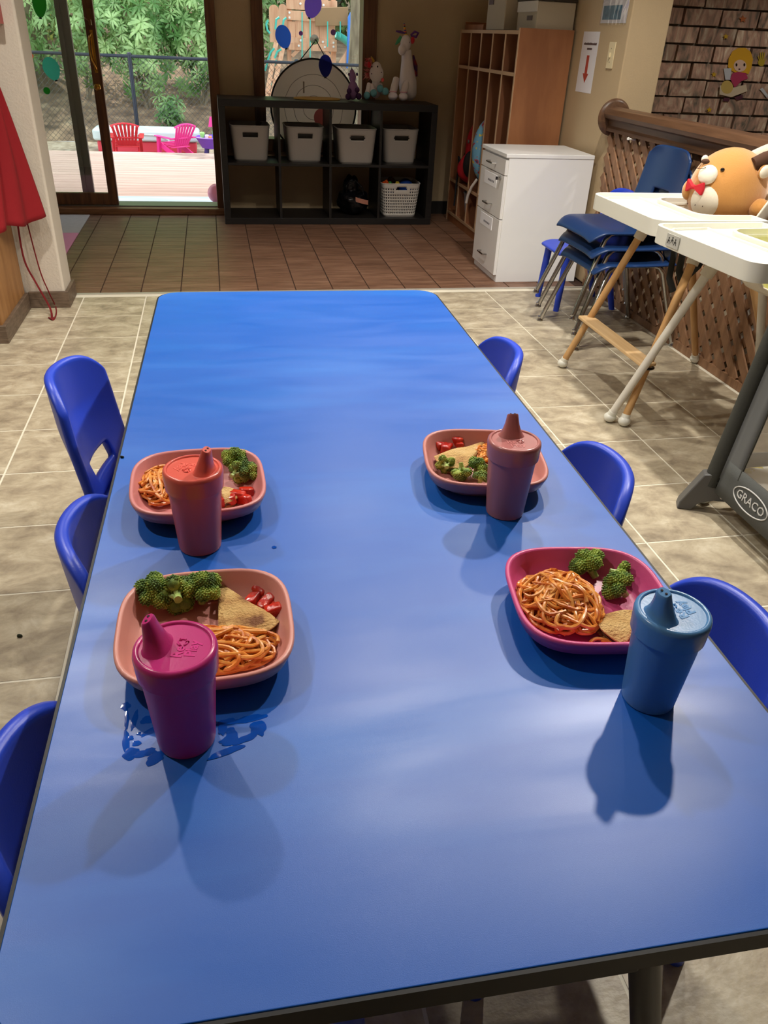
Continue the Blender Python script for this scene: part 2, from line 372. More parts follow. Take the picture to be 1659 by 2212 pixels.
mb.lathe([(0.0, 0.0), (0.019, 0.0), (0.019, 0.004), (0.009, 0.008), (0.008, 0.022), (0.016, 0.028), (0.021, 0.038), (0.019, 0.048), (0.010, 0.054), (0.0, 0.055)], 20, M=Matrix.Translation((kx, 6.07, 0.785)) @ Matrix.Rotation(PI/2, 4, 'X'))
mb.build('door_knob', brass, d1, smooth=True)
mb = MB(d1); mb.tube([(kx, 6.065, 1.085), (kx-0.012, 6.035, 1.06), (kx-0.016, 6.03, 1.0), (kx-0.01, 6.03, 0.94), (kx+0.004, 6.045, 0.90), (kx+0.006, 6.068, 0.88)], [0.006, 0.005, 0.006, 0.006, 0.005, 0.006], 8)
mb.box(kx-0.006, kx+0.014, 6.064, 6.07, 0.865, 1.105); mb.build('pull_handle', brass, d1, smooth=True)
mb = MB(d1); mb.box(kx-0.008, kx+0.016, 6.064, 6.07, 1.13, 1.22); mb.tube([(kx+0.004, 6.06, 1.15), (kx-0.022, 6.045, 1.17)], 0.004, 6); mb.tube([(kx+0.006, 6.06, 1.16), (kx+0.008, 6.05, 1.13)], 0.008, 8)
mb.build('door_latch', clearp, d1, smooth=True)
# window
w1 = sroot('window_1', 'dark wood framed window behind the black cube shelf', (0.71, 6.1, 0.45))
def wp(name, m, *boxes, **k):
    mb = MB(w1)
    for b in boxes: mb.box(*b)
    return mb.build(name, m, w1, **k)
wp('window_frame', woodd, (0.292, 0.368, 6.035, 6.19, 0.42, 2.08), bevel=0.004); wp('window_frame', woodd, (1.035, 1.132, 6.035, 6.19, 0.42, 2.08), bevel=0.004)
wp('window_frame', woodd, (0.368, 1.035, 6.035, 6.19, 2.0, 2.08), bevel=0.004); wp('window_sill', woodd, (0.292, 1.132, 6.03, 6.2, 0.42, 0.50), bevel=0.004)
wp('glass_pane', wglass, (0.368, 1.035, 6.13, 6.134, 0.50, 2.0))
# brick wall in the next room
mortar = mat('grey_mortar', (112, 104, 92), 0.9, bump=0.3, bscale=90)
brickm = posmat('tumbled_brick', [(0.30, (96, 92, 84)), (0.42, (142, 120, 106)), (0.52, (172, 138, 122)), (0.62, (184, 162, 142)), (0.74, (214, 200, 182))], 9, (1.6, 1, 0.6), 0.85, 0.22, 0.5, 60, 0.3, distort=2.0)
bw = struct('wall_brick', MB().box(2.207, 4.7, 4.935, 5.05, 0, CEIL), mortar, label='tumbled brick wall with mural stickers in the next room')
BLX, BLZ = 0.245, 0.0915
bms = []
for q in range(4):
    b = bmesh.new(); bmesh.ops.create_cube(b, size=1.0)
    for v in b.verts: v.co = Vector((v.co.x*(BLX-0.012), v.co.y*0.03, v.co.z*(BLZ-0.011)))+Vector((rnd.uniform(-.004, .004), 0, rnd.uniform(-.003, .003)))
    me = bpy.data.meshes.new('brick'); b.to_mesh(me); b.free(); me.materials.append(brickm); bms.append(me)
nb = 0
for j in range(-12, 14):
    z = 1.181+BLZ*(j+0.5)
    if z < 0.05 or z > CEIL-0.04: continue
    for i in range(11):
        x = 2.245+BLX*i+(BLX/2 if j % 2 else 0)
        if x > 4.55: continue
        inst('brick', bms[rnd.randrange(4)], bw, Matrix.Translation((x, 4.925+rnd.uniform(-.004, .004), z)) @ Matrix.Rotation(rnd.uniform(-.012, .012), 4, 'Y')); nb += 1
# lattice half-height fence with hand rail
LX = 1.995
lat_m = posmat('lattice_wood', [(0.3, (120, 86, 60)), (0.6, (150, 112, 82)), (0.8, (164, 128, 98))], 6, (6, 6, 1), 0.6, 0.12, 0.1)
railm = mat('rail_wood', (78, 54, 38), 0.38, col2=(98, 70, 50), nscale=7, stretch=(8, 0.6, 8))
rt = thing('lattice_fence', 'brown diagonal wood lattice half wall under a dark handrail', 'fence', (LX, 2.6, 0))
Y0, Y1, ZT = 0.9, 4.07, 0.79
def clipseg(c, s):      # segment y = c + s*z for z in [0.03,ZT], clipped to Y0..Y1
    z0, z1 = 0.03, ZT
    ys = sorted(((Y0-c)/s, (Y1-c)/s)); z0 = max(z0, ys[0]); z1 = min(z1, ys[1])
    return (z0, z1) if z1-z0 > 0.03 else None
for s, x in ((1, LX-0.005), (-1, LX+0.005)):
    c = Y0-ZT if s > 0 else Y0
    while c < Y1+(ZT if s < 0 else 0):
        q = clipseg(c, s)
        if q:
            mb = MB(rt); mb.bar((x, c+s*q[0], q[0]), (x, c+s*q[1], q[1]), 0.040, 0.009, (1, 0, 0)); mb.build('slat', lat_m, rt)
        c += 0.094
MB(rt).box(LX-0.012, LX+0.012, Y0, Y1, 0.0, 0.035).build('bottom_rail', lat_m, rt)
prof = [(-0.035, 0.785), (0.035, 0.785), (0.035, 0.80), (0.025, 0.81), (0.03, 0.835), (0.055, 0.845), (0.06, 0.862), (0.045, 0.885), (0.0, 0.895), (-0.045, 0.885), (-0.06, 0.862), (-0.055, 0.845), (-0.03, 0.835), (-0.025, 0.81), (-0.035, 0.80)]
mb = MB(rt); mb.prism([(x, z) for x, z in prof], -Y1, -Y0, M=Matrix.Translation((LX, 0, 0)) @ Matrix.Rotation(PI/2, 4, 'X')); mb.build('hand_rail', railm, rt, smooth=True)
mb = MB(rt); mb.lathe([(0, 0), (0.082, 0), (0.086, 0.008), (0.080, 0.018), (0.070, 0.024), (0.0, 0.026)], 36, M=Matrix.Translation((LX+0.003, 4.08, 0.845)) @ Matrix.Rotation(PI/2, 4, 'X')); mb.build('rail_rosette', railm, rt, smooth=True)
pg = thing('wall_peg', 'small white peg poking out of the lattice by the pillar', 'peg', tuple(onx(1372, 302, LX-0.01)))
MB().tube([(0.0, 0, 0), (-0.035, 0, 0.004)], 0.0045, 8).lathe([(0, -0.007), (0.007, -0.004), (0.007, 0.004), (0, 0.007)], 10, c=(-0.036, 0, 0.004)).build('peg_body', mat('white_plastic', (235, 232, 225), 0.35), pg, smooth=True)

# recessed ceiling lights, plus one added behind the lattice to brighten the brick
ringm = mat('lamp_ring', (235, 232, 225), 0.5); lensm = mat('lamp_lens', (255, 236, 205), 0.4, emit=6.0)
for i, (x, y, w) in enumerate(LAMPS):
    lt = thing('ceiling_light', 'round recessed ceiling light over the dining area' if x < 2 else 'added unseen ceiling light brightening the brick wall behind the lattice', 'light', (x, y, CEIL), 0, 'recessed ceiling lights')
    MB().lathe([(0.055, -0.002), (0.075, -0.006), (0.08, 0.0)], 28).build('trim_ring', ringm, lt, smooth=True)
    MB().lathe([(0.0, -0.0005), (0.052, -0.0005)], 28).build('lens', lensm, lt)
    ld = bpy.data.lights.new('bulb', 'SPOT'); ld.energy = w*10; ld.spot_size = math.radians(125); ld.spot_blend = 0.5; ld.shadow_soft_size = 0.035; ld.color = (1.0, 0.94, 0.84)
    lo = bpy.data.objects.new('bulb', ld); COL.objects.link(lo); lo.parent = lt; lo.location = (0, 0, -0.03)
# ================================================================== table
T = 0.60
TROT = -0.019
tb = thing('activity_table', 'long blue laminate activity table with black edge and tube legs', 'table', (0.170, 1.094, 0), TROT)
HW, HL = 0.339, 0.832
bluelam = mat('blue_laminate', (14, 88, 184), 0.34, col2=(30, 104, 196), nscale=2.4, stretch=(1, 4.5, 1), contrast=(0.48, 0.78), bump=0.05, bscale=1400, spec=0.7, rough2=0.44, rscale=3.0, rstretch=(1.0, 3.5, 1))
blackp = mat('black_edge', (16, 17, 20), 0.5); dgrey = mat('dark_grey_steel', (58, 60, 66), 0.4, metal=0.2)
MB().prism(rrect(-HW, HW, -HL, HL, 0.05, 10), 0.582, T).build('tabletop', bluelam, tb, bevel=0.0012, seg=1)
MB().loopwall(rrect(-HW-0.003, HW+0.003, -HL-0.003, HL+0.003, 0.053, 10), 0.579, T-0.0012, 0.0035).build('edge_band', blackp, tb, smooth=True)
for x0, x1, y0, y1 in ((-0.13, 0.13, -0.815, -0.80), (-0.13, 0.13, 0.80, 0.815), (-0.16, -0.145, -0.79, 0.79), (0.145, 0.16, -0.79, 0.79)):
    MB().box(x0, x1, y0, y1, 0.530, 0.582).build('apron_rail', blackp, tb, bevel=0.002)
for sx in (-1, 1):
    for sy in (-1, 1):
        lg = MB().cyl((sx*0.130, sy*0.80, 0.582), (sx*0.230, sy*0.80, 0.17), 0.0135, 0.0135, 18).build('leg', dgrey, tb, smooth=True)
        MB().cyl((sx*0.2228, sy*0.80, 0.20), (sx*0.2664, sy*0.80, 0.02), 0.0115, 0.0115, 16).lathe([(0, 0), (0.022, 0), (0.024, 0.008), (0.018, 0.024), (0, 0.024)], 16, c=(sx*0.271, sy*0.80, 0)).build('leg_insert', mat('steel', (150, 150, 150), 0.3, metal=0.9), lg, smooth=True)

# ================================================================== blue toddler chairs
bluepl = mat('blue_plastic', (42, 72, 202), 0.36, bump=0.05, bscale=500)
def blue_chair():
    t = thing('toddler_chair', 'x', 'chair', (0, 0, 0), 0, 'blue toddler chairs')
    MB().grid(lambda u, v: Vector(((u-0.5)*0.27*(1-0.10*abs(2*v-1)**6), -0.155+0.305*v, 0.297-0.014*math.cos((u-0.5)*PI)*math.sin(v*PI)-0.03*max(0, v-0.85)/0.15*0.5)), 21, 17).build('seat', bluepl, t, solid=0.016, sub=1, offset=-1)
    def bk(u, v):
        s = 2*u-1
        z = 0.295+v*(0.262-0.050*abs(s)**5)
        y = -0.142-0.058*(1-s*s)*min(1, v*1.4+0.15)-0.028*v
        return Vector((s*(0.135-0.008*v**4), y, z))
    MB().grid(bk, 33, 25, drop=lambda u, v: abs(2*u-1) < 0.46 and 0.12 < v < 0.27).build('backrest', bluepl, t, solid=0.020, sub=1, offset=0)
    for sx in (-1, 1):
        MB().tube([(sx*0.115, 0.10, 0.285), (sx*0.128, 0.120, 0.0)], [0.019, 0.0145], 14).build('leg', bluepl, t, smooth=True)
        MB().tube([(sx*0.115, -0.11, 0.285), (sx*0.118, -0.190, 0.0)], [0.019, 0.0145], 14).build('leg', bluepl, t, smooth=True)
    return t
bc = blue_chair()
chairs = [((-0.125, 1.530), -PI/2-0.18, 'blue toddler chair pulled out and turned at the empty end of the table'),
          ((-0.015, 0.965), -PI/2-0.02, 'blue toddler chair tucked in beside the coral cup'),
          ((-0.022, 0.530), -PI/2-0.02, 'blue toddler chair tucked in beside the magenta cup'),
          ((0.425, 1.625), PI/2-0.05, 'blue toddler chair tucked in at the empty end, opposite the pulled-out chair'),
          ((0.415, 1.065), PI/2-0.05, 'blue toddler chair tucked in beside the dusty rose cup'),
          ((0.408, 0.652), PI/2-0.05, 'blue toddler chair tucked in beside the blue cup'),
          ((1.760, 3.735), PI/2, 'blue toddler chair standing behind the navy chair stack by the wall')]
for i, (p, rz, lab) in enumerate(chairs):
    c = bc if i == 0 else copy_tree(bc)
    c.location = (p[0], p[1], 0); c.rotation_euler = (0, 0, rz); c['label'] = lab

# ================================================================== plates, cups
def plate(loc, rz, col, label):
    o = MB().lathe([(0, 0), (0.058, 0), (0.062, 0.001), (0.066, 0.004), (0.0765, 0.0135), (0.0775, 0.015), (0.083, 0.0165), (0.0885, 0.0305), (0.0885, 0.033), (0.0870, 0.0345), (0.0845, 0.0345), (0.0830, 0.0325), (0.0795, 0.021), (0.071, 0.0085), (0.060, 0.0045), (0, 0.0045)], 72, p=3.4).build('plate', col, smooth=True, angle=1.2)
    o.location = loc; o.rotation_euler = (0, 0, rz)
    return tag(o, label, 'plate', 'deep square plates')
def cupmat(n, c, c2=None): return mat(n, c, 0.34, bump=0.03, bscale=600, sss=0.0)
pinkpl = cupmat('pale_pink_plastic', (208, 142, 132)); pinkpl2 = cupmat('rosy_pink_plastic', (200, 128, 128)); rosepl2 = cupmat('dusty_rose_plate_plastic', (196, 130, 124)); magpl = cupmat('hot_pink_plastic', (208, 82, 136))
PA, PB, PC, PD = Vector((-0.051, 0.932, T)), Vector((-0.041, 0.632, T)), Vector((0.357, 0.952, T)), Vector((0.376, 0.622, T))
plate(PA, 0.03, pinkpl2, 'rosy pink square plate of lunch behind the coral cup')
plate(PB, 0.0, pinkpl, 'pale pink square plate of lunch behind the magenta cup')
plate(PC, -0.16, rosepl2, 'dusty pink square plate of lunch behind the dusty rose cup')
plate(PD, -0.13, magpl, 'hot pink square plate of lunch behind the blue cup')
darkhole = mat('dark_hole', (40, 16, 22), 0.8)
def cup(loc, az, cname, col, label):
    t = thing('sippy_cup', label, 'cup', loc, az, 'lidded toddler sippy cups')
    m = cupmat(cname+'_cup_plastic', col); ml = mat(cname+'_lid_plastic', col, 0.22, bump=0.02, bscale=500)
    mr = mat(cname+'_raised_mark', tuple(min(255, int(c*1.06+10)) for c in col), 0.15)
    MB().lathe([(0, 0), (0.0235, 0), (0.0252, 0.0012), (0.0258, 0.004), (0.0318, 0.0875), (0, 0.0875)], 48).build('cup_body', m, t, smooth=True)
    lid = MB().lathe([(0.0, 0.085), (0.0322, 0.085), (0.0342, 0.0862), (0.0352, 0.1050), (0.0346, 0.1088), (0.0330, 0.1105), (0.0312, 0.1110), (0.0300, 0.1105), (0.0294, 0.1090), (0.0, 0.1088)], 56).build('lid', ml, t, smooth=True, angle=0.9)
    # spout: local +x is the spout side
    rings = [(0.0, 0.0175, 0.0120, 0.0), (0.10, 0.0150, 0.0105, 0.0003), (0.3, 0.0118, 0.0090, 0.0012), (0.55, 0.0094, 0.0072, 0.0026), (0.8, 0.0080, 0.0056, 0.0040), (0.95, 0.0074, 0.0048, 0.0048), (1.0, 0.0064, 0.0038, 0.0050)]
    mb = MB(); n = 28; vs = []; fs = []
    for (h, ty, rx, off) in rings:
        for k in range(n):
            a = 2*PI*k/n; q = (abs(math.cos(a))**2.6+abs(math.sin(a))**2.6)**(-1/2.6)
            vs.append((0.0150+off+rx*q*math.cos(a), ty*q*math.sin(a), 0.1085+0.029*h-0.0018*h*math.cos(a)))
    for i in range(len(rings)-1):
        for k in range(n): fs.append((i*n+k, i*n+(k+1) % n, (i+1)*n+(k+1) % n, (i+1)*n+k))
    fs.append(tuple((len(rings)-1)*n+k for k in range(n)))
    sp = mb.add(vs, fs).build('spout', ml, t, smooth=True)
    for s in (-1, 1): MB().lathe([(0.0013, 0), (0.0013, 0.0006), (0, 0.0007)], 10, c=(0.0200, s*0.0028, 0.1374)).build('spout_hole', darkhole, sp)
    # raised lettering: upright direction points to the spout
    put_text('raised_lettering', 'Re', 0.0125, mr, lid, frame((-0.0045, 0.0055, 0.1089), (0, -1, 0), (1, 0, 0)), extrude=0.0004, offset=0.0004)
    put_text('raised_lettering', 'Play', 0.0125, mr, lid, frame((-0.0150, 0.0, 0.1089), (0, -1, 0), (1, 0, 0)), extrude=0.0004, offset=0.0004)
    mb = MB()
    for k in range(3):
        c0 = Vector((-0.0045, -0.0065, 0.1091)); a0 = k*2*PI/3
        mb.tube([c0+Vector((0.0040*math.cos(a0+a), 0.0040*math.sin(a0+a), 0)) for a in (0, 0.4, 0.8, 1.2)], [0.0009, 0.0009, 0.0009, 0.0009], 6)
        mb.tube([c0+Vector((0.0040*math.cos(a0+a), 0.0040*math.sin(a0+a), 0)) for a in (1.2, 1.65)], [0.0018, 0.0001], 6)
    mb.build('raised_arrows', mr, lid)
    return t
cup((0.387, 0.492, T), math.radians(195), 'blue', (84, 134, 186), 'blue lidded sippy cup next to the hot pink plate')
cup((0.358, 0.850, T), math.radians(88), 'rose', (178, 112, 110), 'dusty rose lidded sippy cup in front of a dusty pink plate')
cup((-0.050, 0.821, T), math.radians(-25), 'coral', (214, 96, 84), 'coral lidded sippy cup in front of a rosy pink plate')
cup((-0.060, 0.509, T), math.radians(165), 'magenta', (192, 52, 124), 'magenta lidded sippy cup in front of the pale pink plate')

# ================================================================== food
noodm = posmat('sauced_noodle', [(0.3, (186, 88, 28)), (0.5, (222, 142, 60)), (0.7, (236, 176, 102))], 60, (1, 1, 1), 0.28, 0.12, 0.1, 300)
saucem = mat('tomato_sauce', (170, 58, 18), 0.25, col2=(196, 84, 28), nscale=150, spec=0.3)
def spaghetti(px, py, a, b, h, n, seed, label, rz=0.0, flat=()):
    R = random.Random(seed); c = onz(px, py, T+0.010); c.z = T+0.0048
    t = thing('spaghetti_serving', label, 'spaghetti', c, rz, 'servings of spaghetti')
    # sauced core the strands lie on
    MB().lathe([(1.0, 0.0), (0.97, 0.18), (0.85, 0.48), (0.65, 0.75), (0.4, 0.93), (0.0, 1.0)], 28, M=Matrix.Diagonal((a*0.74, b*0.74, h*0.62, 1))).build('sauce', saucem, t, smooth=True)
    def zz(x, y, l):
        q = (x/a)**2+(y/b)**2
        return 0.0022+l*h*max(0.0, 1-q*0.88)**0.55*(1+0.35*noise.noise(Vector((x*45+seed, y*45, seed*1.3))))
    for k in range(n):
        l = 1-(k/n)**1.6*0.85; l = min(1.0, max(0.15, l))
        w1, w2 = R.uniform(0.8, 1.6), R.uniform(2.2, 4.2); A1, A2 = R.uniform(0.35, 0.62), R.uniform(0.14, 0.34)
        ph = [R.uniform(0, 2*PI) for _ in range(6)]; ox, oy = R.uniform(-.42, .42), R.uniform(-.42, .42)
        sg = R.choice((-1, 1)); pts = []; dist = 0.0; Lmax = R.uniform(0.09, 0.20); tt = 0.0; last = None
        while dist < Lmax:
            u = ox+A1*math.cos(w1*tt+ph[0])+A2*math.cos(w2*tt+ph[1]); v = oy+A1*math.sin(sg*w1*tt+ph[2])+A2*math.sin(w2*tt+ph[3])
            q = math.sqrt(u*u+v*v); e = 0.97+0.07*noise.noise(Vector((math.cos(math.atan2(v, u))*1.5+seed, math.sin(math.atan2(v, u))*1.5, 0)))
            if q > e*0.8: k_ = e*(0.8+0.2*math.tanh((q/e-0.8)/0.2))/q; u *= k_; v *= k_
            x, y = a*u, b*v; p = Vector((x, y, zz(x, y, l)+0.0022*math.sin(tt*2.6+ph[4])+0.0010)); tt += 0.02
            if last is None or (p-last).length > 0.0042:
                if last is not None: dist += (p-last).length
                pts.append(p); last = p
            if tt > 30: break
        if len(pts) < 4: continue
        MB().tube(pts, 0.00215+R.uniform(-.00015, .0002), 7).build('noodle', noodm, t, smooth=True)
    for pts in flat:
        MB().tube([Vector((u, v, 0.0022))+Vector((0, 0, 0.0012*abs(math.sin(i)))) for i, (u, v) in enumerate(pts)], 0.0019, 7).build('noodle', noodm, t, smooth=True)
    return t
spaghetti(352, 1052, 0.036, 0.052, 0.020, 46, 11, 'spaghetti heap on the rosy pink plate behind the coral cup')
spaghetti(448, 1412, 0.075, 0.034, 0.019, 66, 12, 'spaghetti heap curving along the pale pink plate')
spaghetti(1076, 992, 0.036, 0.040, 0.018, 44, 13, 'spaghetti heap behind the dusty rose cup')
spaghetti(1207, 1308, 0.049, 0.057, 0.027, 96, 14, 'large spaghetti heap filling half of the hot pink plate')
c = onz(1316, 1382, T+0.008); c.z = T+0.0062
ns = thing('loose_noodles', 'two loose spaghetti strands at the edge of the hot pink plate', 'spaghetti', c)
MB().tube([(-0.022+0.005*i, 0.004*math.sin(i*0.9), 0.001+0.0004*i) for i in range(11)], 0.0019, 7).build('noodle', noodm, ns, smooth=True)
MB().tube([(-0.010+0.005*i, -0.005+0.003*math.cos(i*0.7), 0.002+0.0003*i) for i in range(9)], 0.0019, 7).build('noodle', noodm, ns, smooth=True)

brocm = posmat('broccoli_buds', [(0.30, (58, 86, 36)), (0.45, (96, 128, 48)), (0.58, (148, 170, 66)), (0.76, (196, 208, 102))], 60, (1, 1, 1), 0.6, 0.08, 0.2, 900)
stemm = mat('broccoli_stem', (150, 178, 92), 0.45, col2=(184, 202, 130), nscale=60)
_ico = bmesh.new(); bmesh.ops.create_icosphere(_ico, subdivisions=1, radius=1.0); ICV = [v.co.copy() for v in _ico.verts]; ICF = [tuple(v.index for v in f.verts) for f in _ico.faces]; _ico.free()
def broccoli(px, py, size, tilt, az, seed, label, lift=0.0):
    R = random.Random(seed); c = onz(px, py, T+0.012); c.z = T+0.0046+lift
    t = thing('broccoli_floret', label, 'broccoli', c, 0, 'steamed broccoli florets')
    s = size*1.18
    Q = Matrix.Rotation(az, 3, 'Z') @ Matrix.Rotation(tilt, 3, 'X')
    lobes = [Vector((0, 0, 1.05))]+[Vector((0.62*math.cos(a), 0.62*math.sin(a), 0.80+R.uniform(-.12, .12))) for a in [2*PI*k/5+R.uniform(-.3, .3) for k in range(5)]]
    rad = [0.50]+[0.40+R.uniform(-.05, .06) for _ in range(5)]
    pts = [Q @ (p*s) for p in lobes]; base = Q @ Vector((0, 0, -0.15*s)); mid = Q @ Vector((0, 0, 0.28*s))
    zmin = min(min(p.z-r*s for p, r in zip(pts, rad)), base.z-0.17*s)
    off = Vector((0, 0, -zmin))
    mb = MB()
    mb.tube([base+off, mid+off], [0.20*s, 0.23*s], 10)
    for p, r in zip(pts, rad): mb.tube([mid+off, (mid+p)/2+off, p+off], [0.17*s, 0.12*s, 0.14*s], 8)
    mb.build('stem', stemm, t, smooth=True)
    mb = MB(); b = 0.00125
    for p, r in zip(pts, rad):
        n = int(150*(r*s/0.009)**2); n = max(60, min(320, n))
        mb.ell(p+off, r*s*0.93, nu=12, nv=8)
        for k in range(n):
            z = 1-2*(k+0.5)/n; th = k*2.39996; q = math.sqrt(1-z*z); d = Vector((q*math.cos(th), q*math.sin(th), z))
            if (Q.inverted() @ d).z < -0.55: continue
            o = p+off+d*r*s*(1+R.uniform(-.06, .10)); k2 = b*R.uniform(0.8, 1.25)
            mb.add([o+v*k2 for v in ICV], ICF)
    tag(mb.build('crown', brocm, t, smooth=True, angle=3.0), None, kind='stuff')
    return t
def BL(w): return w
broccoli(338, 1296, 0.0185, 0.25, 0.3, 21, 'dark rounded broccoli floret at the corner of the pale pink plate')
broccoli(386, 1280, 0.0125, 0.1, 1.0, 22, 'smallest broccoli floret on the pale pink plate, between two large ones')
broccoli(436, 1296, 0.0190, 0.15, 2.0, 23, 'large broccoli floret next to the flatbread wedge on the pale pink plate')
broccoli(388, 1325, 0.0175, 1.9, 3.3, 24, 'broccoli floret lying with its pale stem up on the pale pink plate')
broccoli(508, 1004, 0.0165, 0.2, 0.3, 25, 'tall dark broccoli floret on the rosy pink plate')
broccoli(532, 1030, 0.0140, 0.5, 1.3, 26, 'broccoli floret by the rim of the rosy pink plate')
broccoli(503, 1040, 0.0135, 1.6, 2.4, 27, 'broccoli floret with pale stem showing beside the coral cup')
broccoli(964, 1020, 0.0125, 1.7, 3.0, 28, 'broccoli floret showing its branching underside on the dusty pink plate')
broccoli(994, 1022, 0.0130, 2.7, 0.2, 29, 'broccoli floret standing on its head, stem up, on the dusty pink plate')
broccoli(1027, 1016, 0.0130, 0.3, 1.0, 30, 'dark broccoli floret beside the dusty rose cup')
broccoli(1036, 1040, 0.0110, 0.3, 2.0, 31, 'low broccoli floret at the rim beside the dusty rose cup')
broccoli(1284, 1240, 0.0185, 0.75, -2.4, 32, 'tall broccoli floret leaning on the wall of the hot pink plate')
broccoli(1318, 1246, 0.0120, 1.7, 1.2, 33, 'small cut broccoli floret in the middle of the hot pink plate')
broccoli(1350, 1280, 0.0170, 0.7, -2.0, 34, 'broad broccoli floret above the flatbread on the hot pink plate')

tort = posmat('toasted_tortilla', [(0.30, (122, 74, 38)), (0.40, (182, 138, 78)), (0.55, (206, 168, 104)), (0.8, (218, 186, 126))], 34, (1, 1, 1), 0.65, 0.05, 0.6, 350)
fillm = mat('dark_filling', (70, 46, 32), 0.5, col2=(112, 82, 50), nscale=120)
def wedge(apex, pa, pb, label, seed, th=0.0085, lift=0.014, tilt=0.0):
    A = onz(*apex, T+lift); Pa = onz(*pa, T+lift); Pb = onz(*pb, T+lift)
    t = thing('flatbread_wedge', label, 'flatbread', Vector((A.x, A.y, T+0.0046)), 0, 'filled flatbread pieces')
    da = (Pa-A); db = (Pb-A); da.z = db.z = 0
    def surf(u, v, z, inset=0.0):     # u along the arc, v from the apex
        d = da.lerp(db, u); L = da.length*(1-u)+db.length*u; d = d.normalized()*L*(1.0+0.12*math.sin(u*PI))
        p = d*(0.04+0.96*v)*(1-inset); n = 0.0030*noise.noise(Vector((p.x*45+seed, p.y*45, seed)))
        return Vector((p.x, p.y, z+n+tilt*v))
    for nm, z0, z1, m, ins in (('lower_tortilla', 0.0, 0.004, tort, 0.0), ('filling', 0.0035, 0.0085, fillm, 0.02), ('upper_tortilla', 0.008, 0.0135, tort, 0.0)):
        mb = MB(); N = 16; M_ = 14
        top = [[surf(i/(N-1), j/(M_-1), z1-0.0040*((j/(M_-1))**8)-0.003*abs(2*i/(N-1)-1)**10, ins) for j in range(M_)] for i in range(N)]
        bot = [[surf(i/(N-1), j/(M_-1), z0, ins) for j in range(M_)] for i in range(N)]
        vs = [p for r in top for p in r]+[p for r in bot for p in r]; fs = []; K = N*M_
        for i in range(N-1):
            for j in range(M_-1):
                q = (i*M_+j, (i+1)*M_+j, (i+1)*M_+j+1, i*M_+j+1); fs += [q, tuple(K+x for x in reversed(q))]
        rim = [(i, 0) for i in range(N)]+[(N-1, j) for j in range(1, M_)]+[(i, M_-1) for i in range(N-2, -1, -1)]+[(0, j) for j in range(M_-2, 0, -1)]
        for (i, j), (k, l) in zip(rim, rim[1:]+rim[:1]): fs.append((i*M_+j, k*M_+l, K+k*M_+l, K+i*M_+j))
        mb.add(vs, fs).build(nm, m, t, smooth=True)
    return t
wedge((472, 1262), (604, 1344), (472, 1372), 'toasted flatbread wedge on the pale pink plate', 3, tilt=0.004)
wedge((470, 1056), (516, 1058), (486, 1086), 'flatbread scrap beside the coral cup', 4)
wedge((1048, 958), (938, 986), (1004, 1016), 'crumpled flatbread piece on the dusty pink plate', 5, tilt=0.003)
wedge((1400, 1318), (1290, 1330), (1352, 1392), 'browned flatbread wedge partly behind the blue cup', 6, tilt=0.003)
tomm = posmat('wet_tomato', [(0.3, (160, 24, 16)), (0.6, (196, 48, 30)), (0.85, (222, 100, 66))], 50, (1, 1, 1), 0.12, 0.1, 0.15, 200)
def tomato(px, py, s, seed, label, grp, lift=0.0):
    R = random.Random(seed); c = onz(px, py, T+0.010); c.z = T+0.0046+lift
    bm = bmesh.new(); bmesh.ops.create_cube(bm, size=1.0); bmesh.ops.subdivide_edges(bm, edges=bm.edges[:], cuts=2, use_grid_fill=True)
    sx, sy, sz = s*R.uniform(1.3, 1.9), s*R.uniform(0.85, 1.15), s*R.uniform(0.75, 1.0)
    for v in bm.verts:
        p = v.co; bend = 0.35*p.x*p.x
        v.co = Vector((p.x*sx, (p.y+bend)*sy, p.z*sz))*(1+0.30*noise.noise(p*2.3+Vector((seed, 0, 0))))
    z0 = min(v.co.z for v in bm.verts)
    for v in bm.verts: v.co.z -= z0
    me = bpy.data.meshes.new('tomato_piece'); bm.to_mesh(me); bm.free(); me.materials.append(tomm)
    o = bpy.data.objects.new('tomato_piece', me); COL.objects.link(o); o.location = c; o.rotation_euler = (R.uniform(-.25, .25), R.uniform(-.25, .25), R.uniform(0, 6))
    finish(o, True, sub=1); return tag(o, label, 'tomato', grp)
for i, (x, y, s, l) in enumerate([(568, 1272, 0.016, 0.004), (547, 1296, 0.014, 0), (574, 1306, 0.015, 0.002), (592, 1302, 0.014, 0), (596, 1328, 0.014, 0.002), (566, 1322, 0.012, 0)]):
    tomato(x, y, s, 40+i, 'wet chopped tomato piece in the corner of the pale pink plate', 'tomato on the pale pink plate', l)
for i, (x, y, s, l) in enumerate([(512, 1074, 0.015, 0), (532, 1066, 0.014, 0.002), (528, 1080, 0.013, 0), (494, 1082, 0.014, 0)]):
    tomato(x, y, s, 50+i, 'wet chopped tomato piece on the rosy pink plate', 'tomato on the rosy pink plate', l)
for i, (x, y, s, l) in enumerate([(944, 966, 0.016, 0.002), (962, 972, 0.015, 0), (978, 960, 0.015, 0.003), (992, 966, 0.013, 0)]):
    tomato(x, y, s, 60+i, 'wet chopped tomato piece on the dusty pink plate', 'tomato on the dusty pink plate', l)

